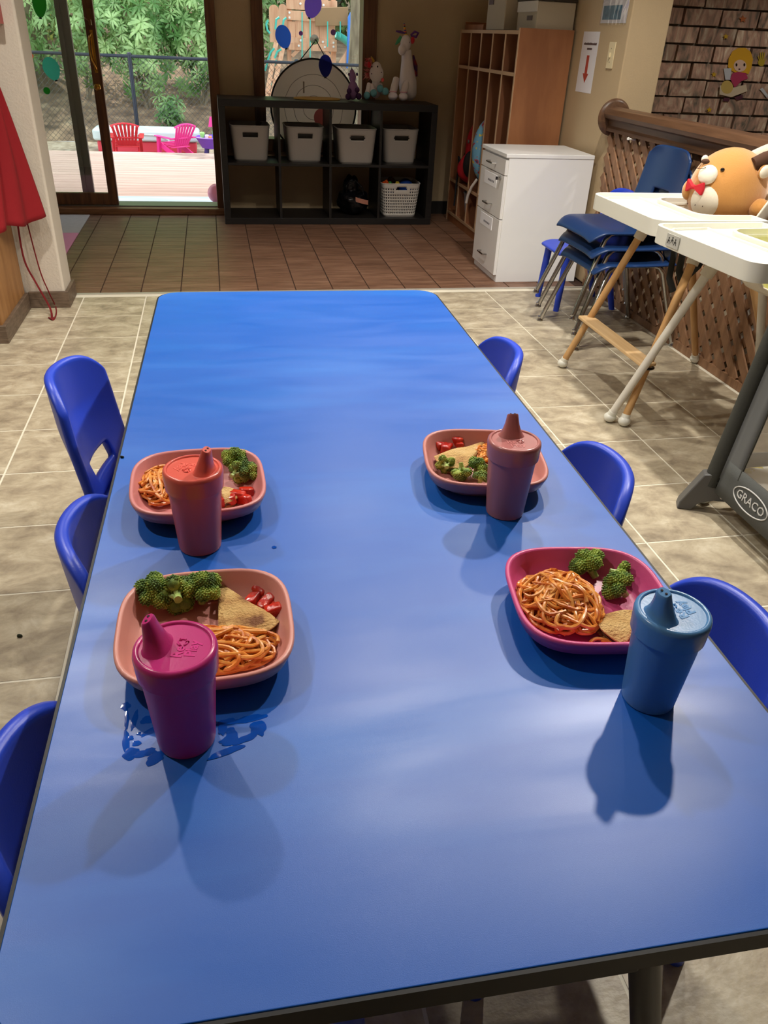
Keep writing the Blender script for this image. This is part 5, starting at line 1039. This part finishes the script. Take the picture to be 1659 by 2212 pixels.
flat('face', skin, oval(1240, 570, 95, 90), gs, -0.0015); flat('dress', pnk, [gp(*p) for p in ((1130, 680), (1210, 660), (1330, 680), (1360, 760), (1260, 800), (1160, 900), (1090, 760))], gs, -0.001)
flat('book', bookm, [gp(*p) for p in ((940, 860), (1130, 900), (1330, 850), (1350, 950), (1110, 1040), (930, 1000))], gs, -0.002); flat('book_cover', mat('sticker_straw', (176, 152, 84), 0.6), oval(1045, 890, 90, 100), gs, -0.0025)
flat('leg', dplum, [gp(*p) for p in ((1000, 1050), (1090, 1050), (1070, 1110), (985, 1100))], gs, -0.001); flat('leg', dplum, [gp(*p) for p in ((1150, 1045), (1280, 1000), (1280, 1060), (1200, 1090))], gs, -0.001)
for x in (1187, 1305): flat('eye', black_eye, oval(x, 555, 14, 24, 10), gs, -0.003)
flat('mouth', dplum, oval(1232, 620, 14, 10, 8), gs, -0.003)
flat('shoulder_paper', mat('sticker_grey', (176, 180, 188), 0.6), [gp(*p) for p in ((995, 610), (1110, 605), (1095, 780), (1020, 780))], gs, -0.001)
for cx, cy, lab in ((1028, 130, 'yellow star sticker on the brick above the girl sticker'), (850, 700, 'orange star sticker on the brick level with the girl sticker'), (780, 1230, 'yellow star sticker on the brick below the girl sticker')):
    s_ = flat('star_sticker', mat('star_yellow', (186, 150, 30), 0.6), [gp(cx+(46 if k % 2 == 0 else 20)*math.cos(k*PI/5-PI/2), cy+(46 if k % 2 == 0 else 20)*math.sin(k*PI/5-PI/2)) for k in range(10)], None); tag(s_, lab, 'sticker', 'star stickers on the brick')
s_ = flat('star_sticker', mat('star_orange', (170, 96, 50), 0.6), [(1605+(9 if k % 2 == 0 else 4)*math.cos(k*PI/5-PI/2), 41+(9 if k % 2 == 0 else 4)*math.sin(k*PI/5-PI/2)) for k in range(10)], None); tag(s_, 'rust red star sticker near the top of the brick wall', 'sticker', 'star stickers on the brick')
hd = thing('hand_sticker', 'yellow hand print sticker beside the girl sticker', 'sticker', ony(*gp(1560, 500), BYs)); hm = mat('hand_yellow', (168, 146, 40), 0.6)
flat('palm', hm, oval(1560, 520, 50, 55), hd)
for x0, y0, x1, y1 in ((1530, 480, 1510, 420), (1550, 470, 1545, 370), (1570, 470, 1580, 360), (1590, 480, 1610, 370), (1600, 510, 1630, 460)): flat('finger', hm, [gp(x0-9, y0), gp(x0+9, y0), gp(x1+7, y1), gp(x1-7, y1)], hd, -0.0008)
b_ = flat('book_sticker', mat('sticker_grey', (176, 180, 188)), [gp(*p) for p in ((1535, 920), (1580, 900), (1660, 1010), (1650, 1060))], None); tag(b_, 'grey open book sticker at the side of the girl sticker', 'sticker')
# ================================================================== outside
GZ = -0.60
deckm = posmat('deck_board', [(0.3, (158, 128, 122)), (0.55, (180, 152, 146)), (0.8, (196, 172, 164))], 3, (0.5, 8, 8), 0.6, 0.06, 0.15, 30)
dk_ = sroot('floor_deck', 'weathered wooden deck outside the sliding door', (0, 7.9, -0.1))
pit = MB().box(-4.5, 0, 0, 0.134, -0.028, 0).mesh('deck_board')
bmesh_board = MB().box(-4.2, 4.4, -0.068, 0.068, -0.028, 0.0).mesh('deck_board'); bmesh_board.materials.append(deckm)
y = 6.30
while y < 9.5:
    inst('deck_board', bmesh_board, dk_, dk_.matrix_basis.inverted() @ Matrix.Translation((0, y, -0.03))); y += 0.1415
MB(dk_).box(-4.2, 4.4, 9.50, 9.54, GZ, -0.06).build('deck_skirt', deckm, dk_); MB(dk_).box(-4.2, 4.4, 6.2, 9.5, -0.2, -0.062).build('deck_frame', mat('deck_shadow_wood', (90, 70, 58), 0.9), dk_)
grm = posmat('gravel_ground', [(0.3, (120, 104, 88)), (0.5, (160, 146, 128)), (0.7, (190, 180, 164))], 14, (1, 1, 1), 0.95, 0, 0.6, 60)
dirt = posmat('bark_dirt', [(0.3, (84, 66, 52)), (0.5, (122, 100, 80)), (0.66, (150, 128, 104)), (0.8, (176, 160, 138))], 4, (1, 1, 1), 0.95, 0, 0.8, 30)
def gh(x, y): return GZ+0.02*noise.noise(Vector((x, y, 0))) if y < 15.2 else GZ+0.30*(y-15.2)**0.95+0.10*noise.noise(Vector((x*0.8, y*0.8, 3)))
struct('floor_garden', MB().grid(lambda u, v: Vector((-12+26*u, 9.54+5.7*v, gh(-12+26*u, min(15.19, 9.54+5.7*v)))), 30, 10), grm, label='pale gravel yard beyond the deck', smooth=True)
struct('floor_bank', MB().grid(lambda u, v: Vector((-14+30*u, 15.2+18*v, gh(-14+30*u, 15.21+18*v))), 50, 40), dirt, label='sloping bark bank behind the chain link fence', smooth=True)
hillm = leafmat('far_hill_green', (52, 84, 34), (120, 150, 62), 1.2)
struct('hillside', MB().grid(lambda u, v: Vector((-22+48*u, 28+4*v+0.8*noise.noise(Vector((u*20, v*10, 0))), 2+14*v)), 60, 24), hillm, label='distant wooded green hillside', smooth=True)
# fence
fm = mat('black_fence_coating', (26, 34, 48), 0.4); FY = 15.0; FT = 0.70
fe = thing('chainlink_fence', 'black chain link fence with round posts behind the yard', 'fence', (0, FY, GZ))
for x in (-6.6, -3.95, -1.25, 1.45, 4.15, 6.8): MB(fe).cyl((x, FY, GZ), (x, FY, FT+0.02), 0.033, 0.033, 12).lathe([(0.036, 0), (0.03, 0.03), (0, 0.04)], 12, c=(x, FY, FT+0.02)).build('fence_post', fm, fe, smooth=True)
MB(fe).cyl((-6.6, FY, FT), (6.8, FY, FT), 0.024, 0.024, 10).build('top_rail', fm, fe, smooth=True)
mb = MB(fe); H = FT-GZ-0.05
for s in (1, -1):
    c = -6.6-H
    while c < 6.8+H:
        z0, z1 = 0.0, H
        if s > 0: z0, z1 = max(0, -6.6-c), min(H, 6.8-c)
        else: z0, z1 = max(0, c-6.8), min(H, c+6.6)
        if z1 > z0: mb.tube([(c+s*z0, FY+0.03, GZ+0.03+z0), (c+s*z1, FY+0.03, GZ+0.03+z1)], 0.0028, 3, caps=False)
        c += 0.085
tag(mb.build('wire_mesh', mat('wire_grey', (70, 74, 78), 0.4, metal=0.4), fe), None, kind='stuff')

# adirondack chairs
def adirondack(name, loc, rz, col, label):
    t = thing(name, label, 'chair', loc, rz, 'child size slatted garden chairs'); m = mat(name+'_resin', col, 0.45)
    for k in range(7):
        s = (k-3)/3; h = 0.30-0.035*s*s
        MB().bar((s*0.115, -0.10, 0.20), (s*0.175, -0.24, 0.20+h), 0.038, 0.012, (0, 1, 0.3)).build('back_slat', m, t, bevel=0.003)
    MB().tube([((k-6)/6*0.205, -0.232+0.012*abs((k-6)/6), 0.505-0.042*((k-6)/6)**2) for k in range(13)], 0.013, 8, flat=0.6).build('back_top_rail', m, t, smooth=True)
    MB().tube([((k-6)/6*0.235, -0.155+0.02*abs((k-6)/6), 0.305) for k in range(13)], 0.013, 8).build('back_rail', m, t, smooth=True)
    for k in range(5): MB().bar((-0.17, 0.16-0.06*k, 0.225-0.012*k), (0.17, 0.16-0.06*k, 0.225-0.012*k), 0.05, 0.012).build('seat_slat', m, t, bevel=0.003)
    for sx in (-1, 1):
        MB().bar((sx*0.215, -0.17, 0.305), (sx*0.225, 0.20, 0.325), 0.07, 0.014).build('arm', m, t, bevel=0.005)
        MB().bar((sx*0.195, 0.17, 0.318), (sx*0.195, 0.19, 0.0), 0.05, 0.05, (0, 1, 0)).build('front_leg', m, t, bevel=0.006)
        MB().bar((sx*0.165, 0.17, 0.20), (sx*0.165, -0.24, 0.02), 0.028, 0.075).build('rear_leg', m, t, bevel=0.006)
    return t
adirondack('red_garden_chair', (-1.285, 13.3, GZ), 0.06, (190, 30, 44), 'red child size slatted garden chair seen from behind')
adirondack('pink_garden_chair', (-0.56, 13.35, GZ), 0.75, (226, 48, 138), 'hot pink child size slatted garden chair turned sideways')
t = thing('sandbox_bench', 'red sandbox table with a pale grey lid behind the garden chairs', 'sandbox', (-1.05, 14.25, GZ))
MB(t).box(-1.80, -0.28, 13.95, 14.55, GZ, -0.43).build('sandbox_base', mat('red_resin', (206, 62, 78), 0.5), t, bevel=0.03, seg=3)
MB(t).prism(rrect(-1.86, -0.22, 13.90, 14.60, 0.12, 6), -0.43, -0.27).build('sandbox_lid', mat('grey_resin', (196, 208, 210), 0.5), t, bevel=0.04, seg=4); MB(t).tube([(-1.05+0.35*math.cos(a), 13.90, -0.42+0.09*math.sin(a)) for a in [k*PI/10 for k in range(11)]], 0.015, 6).build('lid_handle_rib', mat('grey_resin', (196, 208, 210)), t, smooth=True)
t = thing('water_table', 'purple toy water table with bright toys in it', 'toy', (-0.02, 13.6, GZ))
MB().lathe([(0, 0.14), (0.17, 0.14), (0.24, 0.26), (0.27, 0.29), (0.25, 0.30), (0.22, 0.27), (0, 0.24)], 28).build('basin', mat('purple_resin', (120, 70, 190), 0.45), t, smooth=True)
for a in range(4): MB().cyl((0.13*math.cos(a*PI/2+.7), 0.13*math.sin(a*PI/2+.7), 0.15), (0.16*math.cos(a*PI/2+.7), 0.16*math.sin(a*PI/2+.7), 0.0), 0.03).build('leg', mat('dark_purple_resin', (60, 44, 110), 0.5), t, smooth=True)
for i, (x, y, z, c, r) in enumerate([(-0.15, -0.1, 0.33, (150, 210, 120), 0.04), (-0.08, -0.14, 0.31, (240, 220, 210), 0.03), (-0.03, -0.15, 0.30, (250, 160, 110), 0.025)]):
    o = MB().lathe([(0, -r), (r*0.8, -r), (r, r*0.6), (r*0.7, r), (0, r)], 14).build('toy_cup', mat('toy_cup_%d' % i, c, 0.4), smooth=True); o.location = Vector((-0.02, 13.6, GZ))+Vector((x, y, z)); tag(o, ('green toy cup in the purple water table', 'white toy cup in the purple water table', 'orange toy cup in the purple water table')[i], 'toy', 'toys in the water table')
tw = thing('toy_tower', 'rainbow toy water wheel tower standing in the purple water table', 'toy', (0.03, 13.55, GZ+0.27))
for i, c in enumerate([(60, 90, 190), (90, 190, 120), (240, 150, 60), (230, 220, 90)]): MB().lathe([(0, i*0.075), (0.055-0.008*i, i*0.075), (0.05-0.008*i, i*0.075+0.07), (0, i*0.075+0.07)], 16).build('tower_tier', mat('tower_%d' % i, c, 0.4), tw, smooth=True)
MB().prism([(-0.1, 0), (-0.04, 0), (-0.02, 0.14), (-0.07, 0.14)], -0.02, 0.02, M=Matrix.Translation((0, 0, 0.17)) @ Matrix.Rotation(PI/2, 4, 'X')).build('tower_scoop', mat('pink_resin', (230, 70, 150), 0.4), tw)
o = MB().box(-0.75, 0.75, -0.20, 0.20, 0, 0.012).box(-0.75, 0.75, -0.20, -0.18, 0.012, 0.016).build('door_mat', mat('pale_blue_mat', (150, 182, 214), 0.9, col2=(196, 208, 218), nscale=3, stretch=(0.5, 4, 1)), bevel=0.004); o.location = (-0.35, 6.60, -0.03); tag(o, 'pale blue mat on the deck outside the open door', 'mat')
o = MB().ell((0, 0, 0), 0.07, nu=24, nv=14).lathe([(0.0702, -0.004), (0.0710, 0), (0.0702, 0.004)], 32).build('pink_ball', mat('pink_ball_rubber', (214, 130, 150), 0.4), smooth=True); o.location = (-0.005, 6.52, 0.055); tag(o, 'pink ball on the deck beside the door jamb', 'ball')

# play tower behind the fence (seen in the window)
PY = 17.6
def q(cx, cy, dy=0.0): return ony(560+cx/6.9125, cy/6.9125, PY+dy)
ced = posmat('cedar_board', [(0.3, (196, 142, 108)), (0.6, (220, 172, 138)), (0.8, (230, 190, 158))], 3, (6, 6, 0.8), 0.7, 0.06, 0.1); tealm = mat('teal_resin', (70, 190, 176), 0.4); bolt = mat('white_bolt', (236, 232, 226), 0.5)
pt = thing('play_tower', 'cedar play tower with teal slide and swing beam behind the fence', 'play tower', (q(780, 700).x, PY, gh(1.9, PY)))
def brd(nm, x0, x1, y0, y1, d=0.0, th=0.035, m=None):
    a, b = q(x0, y1, d), q(x1, y0, d); return MB(pt).box(a.x, b.x, PY+d, PY+d+th, a.z, b.z).build(nm, m or ced, pt, bevel=0.006)
for k in range(6): brd('wall_board', 425+k*119, 425+k*119+113, 320, 660)
brd('rail_board', 405, 1165, 15, 135, -0.04); brd('rail_board', 415, 1150, 190, 300, -0.04); brd('rail_board', 440, 1160, 590, 660, -0.04); brd('rail_board', 440, 1160, 665, 745, -0.05)
brd('corner_post', 415, 480, -150, 320, 0.05, 0.09); brd('corner_post', 1075, 1145, -150, 320, 0.05, 0.09); brd('gable_board', 560, 1030, -200, 20, 0.05)
for x0, x1 in ((415, 480), (1080, 1150)):
    a, b = q(x0, 740, 0.05), q(x1, 740, 0.05); MB(pt).box(a.x, b.x, PY+0.05, PY+0.14, gh(a.x, PY), a.z).build('tower_leg', ced, pt, bevel=0.006)
MB(pt).bar(q(490, 840), q(590, 740), 0.06, 0.05, (0, 1, 0)).build('brace', ced, pt); MB(pt).bar(q(1060, 850), q(980, 750), 0.06, 0.05, (0, 1, 0)).build('brace', ced, pt)
for x0, x1, y0, y1 in ((160, 290, 90, 630), (303, 410, 75, 620)):
    a, b = q(x0, y1, -0.1), q(x1, y0, -0.1); w = (b.x-a.x)/2; cx_ = (a.x+b.x)/2
    MB(pt).prism([(cx_-w, a.z), (cx_+w, a.z), (cx_+w, b.z-w*0.7)]+[(cx_+w*math.cos(k*PI/8), b.z-w*0.7+w*0.9*math.sin(k*PI/8)) for k in range(1, 8)]+[(cx_-w, b.z-w*0.7)], -PY+0.07, -PY+0.10, M=Matrix.Rotation(PI/2, 4, 'X')).build('picket', ced, pt, bevel=0.005)
for (x0, y0, x1, y1) in ((250, 640, 100, 1500), (350, 720, 175, 1500)): MB(pt).bar(q(x0, y0, -0.15), q(x1, y1, -0.75), 0.09, 0.045, (0, 1, 0)).build('ladder_rail', ced, pt, bevel=0.006)
for k in range(4): MB(pt).bar(q(225-33*k, 800+190*k, -0.22-0.16*k), q(320-33*k, 830+190*k, -0.22-0.16*k), 0.05, 0.03).build('ladder_rung', ced, pt)
for pts in ([(300, 260), (255, 290), (240, 440)], [(405, 265), (365, 300), (352, 390)], [(225, 720), (170, 780), (130, 900), (90, 1060)], [(330, 735), (270, 770), (230, 870)], [(250, 890), (210, 1010), (165, 1200), (180, 1270)], [(130, 300), (105, 360), (120, 450), (160, 500)]):
    MB(pt).tube([q(x, y, -0.32) for x, y in pts], 0.020, 8).build('hand_grip', tealm, pt, smooth=True)
MB(pt).bar(q(830, 255, -0.15), q(1330, 245, -0.25), 0.10, 0.30, (0, 0, 1)).build('swing_beam', mat('brown_beam', (150, 118, 84), 0.7), pt, bevel=0.01); brd('beam_cap', 900, 1115, 180, 205, -0.2, m=tealm)
for x, y1 in ((640, 870), (760, 860), (1020, 700), (1210, 560)): MB(pt).tube([q(x, 180 if x < 900 else 320, -0.3), q(x, y1, -0.3)], 0.012, 6).build('swing_chain', tealm, pt)
MB(pt).grid(lambda u, v: q(1140, 560, 0.05).lerp(q(1480, 1120, -0.6), u)+Vector((0.28*math.sin(u*PI)*0.3+0.0, (v-.5)*0.45, 0.10*math.sin(u*PI)+0.10*(2*v-1)**4)), 20, 9).build('slide', tealm, pt, solid=0.03, smooth=True)
MB(pt).tube([q(1510, 215, -0.4), q(1420, 195, -0.4), q(1370, 205, -0.4), q(1345, 260, -0.4), q(1335, 600, -0.4), q(1318, 1020, -0.4)], 0.030, 10).build('blue_pole', mat('blue_painted_steel', (70, 130, 220), 0.4), pt, smooth=True)
a = q(1405, 230, -0.35); MB(pt).tube([a, q(1400, 420, -0.35)], 0.05, 8).build('post_sleeve', mat('aqua_sleeve', (150, 230, 230), 0.5), pt); MB(pt).tube([q(1400, 420, -0.35), q(1390, 980, -0.35)], 0.048, 8).build('frame_post', ced, pt)
MB(pt).bar(q(1390, 690, -0.35), q(1220, 960, -0.35), 0.11, 0.06, (0, 1, 0)).build('frame_brace', ced, pt); MB(pt).bar(q(1410, 690, -0.35), q(1520, 900, -0.35), 0.11, 0.06, (0, 1, 0)).build('frame_brace', ced, pt)
for x, y in ((615, 55), (960, 78), (450, 190), (450, 265), (1120, 315), (620, 605), (590, 685), (980, 705), (950, 628), (1110, 640), (1110, 700)): MB(pt).ell(q(x, y, -0.06), (0.022, 0.012, 0.022), nu=8, nv=6).build('bolt_cap', bolt, pt, smooth=True)

# rhododendron bushes
lf1 = leafmat('rhododendron_leaf', (78, 126, 58), (172, 206, 138), 2.2); lf2 = leafmat('yellow_green_leaf', (130, 150, 50), (204, 210, 110), 1.5); barkm = mat('grey_bark', (104, 92, 74), 0.9, col2=(140, 128, 104), nscale=6, stretch=(3, 3, 0.6), bump=0.5, bscale=20)
def whorl(mb, c, ax, R, size=0.15, n=8, wd=0.26):
    ax = ax.normalized(); u = ax.orthogonal().normalized(); w = ax.cross(u); o = R.uniform(0, 6)
    for k in range(n):
        a = o+2*PI*k/n+R.uniform(-.2, .2); d = u*math.cos(a)+w*math.sin(a); sd = ax.cross(d); L = size*R.uniform(0.75, 1.15); dr = R.uniform(0.0, 0.35)
        p1 = c+d*L*0.25+ax*L*0.10; p2 = c+d*L*0.65+ax*L*(0.12-dr*0.3); p3 = c+d*L+ax*L*(0.02-dr); h = L*wd*0.5
        i = len(mb.v); p4 = p2.lerp(p3, 0.7); mb.v += [tuple(c+d*L*0.05), tuple(p1+sd*h*0.55), tuple(p1-sd*h*0.55), tuple(p2+sd*h), tuple(p2-sd*h), tuple(p4+sd*h*0.7), tuple(p4-sd*h*0.7), tuple(p3)]
        mb.f += [(i, i+1, i+2), (i+1, i+3, i+4, i+2), (i+3, i+5, i+6, i+4), (i+5, i+7, i+6)]
def fastmesh(mb, name, m):
    me = bpy.data.meshes.new(name); me.from_pydata(mb.v, [], mb.f); me.update(); me.materials.append(m); return me
Rw = random.Random(77); WH = []
for k in range(4):
    mb = MB(); whorl(mb, Vector((0, 0, 0)), Vector((0, 0, 1)), Rw, 0.17, 9); WH.append(fastmesh(mb, 'leaf_whorl', lf1))
def bush(x, y, r, zc, n_part, n_rest, seed, label, m=lf1, size=0.16):
    R = random.Random(seed); g = gh(x, y); t = thing('rhododendron_bush', label, 'bush', (x, y, g), 0, 'rhododendron bushes on the bank')
    mb = MB()
    for k in range(5): a = R.uniform(0, 6); mb.tube([(0, 0, -0.1), (0.25*math.cos(a), 0.2*math.sin(a), zc*0.5-g*0.3), (r[0]*0.6*math.cos(a), r[1]*0.6*math.sin(a), zc-g)], [0.03, 0.022, 0.012], 6)
    mb.build('stem', barkm, t)
    c = Vector((0, 0, zc-g)); rest = MB()
    for k in range(n_part+n_rest):
        while True:
            d = Vector((R.gauss(0, 1), R.gauss(0, 1), R.gauss(0, 1))).normalized()
            if k >= n_part or d.y < 0.05: break
        rad = R.uniform(0.92, 1.08) if k < n_part else R.uniform(0.45, 1.0)
        rad *= 1+0.18*noise.noise(d*2.2+Vector((seed, 0, 0)))
        p = c+Vector((d.x*r[0], d.y*r[1], d.z*r[2]))*rad
        if p.z < 0.05: p.z = R.uniform(0.05, 0.25)
        ax = (d*0.9+Vector((R.uniform(-.5, .5), -0.25+R.uniform(-.4, .4), 0.55))).normalized()
        if k < n_part:
            inst('leaf_whorl', WH[R.randrange(4)], t, Matrix.LocRotScale(p, Vector((0, 0, 1)).rotation_difference(ax) @ Quaternion((0, 0, 1), R.uniform(0, 6)), Vector((1, 1, 1))*R.uniform(0.75, 1.2)))
        else: whorl(rest, p, ax, R, size*R.uniform(0.7, 1.15), 7)
    o = bpy.data.objects.new('inner_foliage', fastmesh(rest, 'inner_foliage', m)); COL.objects.link(o); o.parent = t; o['kind'] = 'stuff'
    return t
for a in [(-3.55, 17.3, (0.8, 0.6, 0.9), 0.85, 30, 170, 1, 'green rhododendron bush beside the tree trunk'), (-2.25, 17.0, (0.75, 0.7, 1.0), 1.25, 60, 260, 2, 'rhododendron bush over the fence, tree trunk side of the red chair'), (-1.15, 16.7, (0.85, 0.7, 1.15), 1.25, 75, 300, 3, 'rhododendron bush behind the fence post and red chair'), (-0.15, 17.0, (0.85, 0.7, 1.15), 1.15, 70, 300, 4, 'rhododendron bush beyond the pink chair and water table'), (0.75, 18.9, (0.8, 0.6, 1.2), 1.5, 30, 220, 5, 'rhododendron bush next to the play tower')]: bush(*a)
for a in [(-1.55, 18.4, (1.4, 0.6, 1.2), 2.3, 0, 420, 6, 'tall rhododendron rising behind the front row of bushes'), (0.1, 18.8, (1.2, 0.6, 1.2), 2.5, 0, 380, 7, 'tallest rhododendron behind the bush by the water table')]: bush(*a)
bush(-0.75, 15.9, (0.25, 0.2, 0.35), -0.1, 0, 34, 8, 'small low rhododendron shoot at the foot of the bank')

def leafy_tree(x, y, tr, h, crowns, n, seed, label, m, ls=0.16):
    R = random.Random(seed); g = gh(x, y); t = thing('leafy_tree', label, 'tree', (x, y, g), 0, 'trees beyond the fence')
    MB().tube([(0, 0, -0.1), (0.05, 0, h*0.25), (-0.03, 0, h*0.6), (0.0, 0, h)], [tr*1.25, tr, tr*0.85, tr*0.45], 14).build('trunk', barkm, t, smooth=True)
    rest = MB()
    for (cx_, cy_, cz_, rx, ry, rz_) in crowns:
        for k in range(n):
            d = Vector((R.gauss(0, 1), R.gauss(0, 1), R.gauss(0, 1))).normalized()*(R.random()**0.4)
            p = Vector((cx_+d.x*rx-x, cy_+d.y*ry-y, cz_+d.z*rz_-g)); whorl(rest, p, Vector((R.uniform(-1, 1), R.uniform(-1, .3), R.uniform(0, 1))), R, ls*R.uniform(0.7, 1.4), 5, 0.45)
    o = bpy.data.objects.new('crown', fastmesh(rest, 'crown', m)); COL.objects.link(o); o.parent = t; o['kind'] = 'stuff'; return t
leafy_tree(-3.12, 17.7, 0.17, 7.5, [(-3.2, 17.2, 7.0, 2.6, 2.4, 1.8), (-1.5, 15.0, 6.3, 2.2, 2.0, 1.2)], 420, 91, 'grey trunked tree rising behind the fence by the stub wall', lf1, 0.24)
leafy_tree(-4.3, 20.5, 0.10, 4.0, [(-4.2, 20.3, 1.9, 1.6, 0.9, 1.6)], 520, 92, 'sunlit yellow-green tree beyond the grey trunk', lf2, 0.15)
leafy_tree(-2.2, 22.5, 0.12, 5.0, [(-2.2, 22.4, 2.9, 1.9, 1.0, 2.0), (0.2, 22.6, 3.2, 1.9, 1.0, 2.2)], 460, 93, 'leafy tree far behind the rhododendrons', lf1, 0.2)
leafy_tree(3.0, 21.5, 0.14, 6.0, [(2.2, 21.4, 2.6, 1.6, 1.0, 2.2), (4.3, 21.6, 3.0, 1.9, 1.0, 2.4)], 460, 94, 'dark leafy tree behind the play tower', leafmat('dark_leaf', (34, 56, 26), (92, 120, 52), 1.5), 0.2)
leafy_tree(2.6, 15.9, 0.15, 7.0, [(2.8, 14.5, 6.8, 2.6, 2.4, 1.4)], 420, 95, 'tall tree shading the yard beside the play tower', lf1, 0.24)
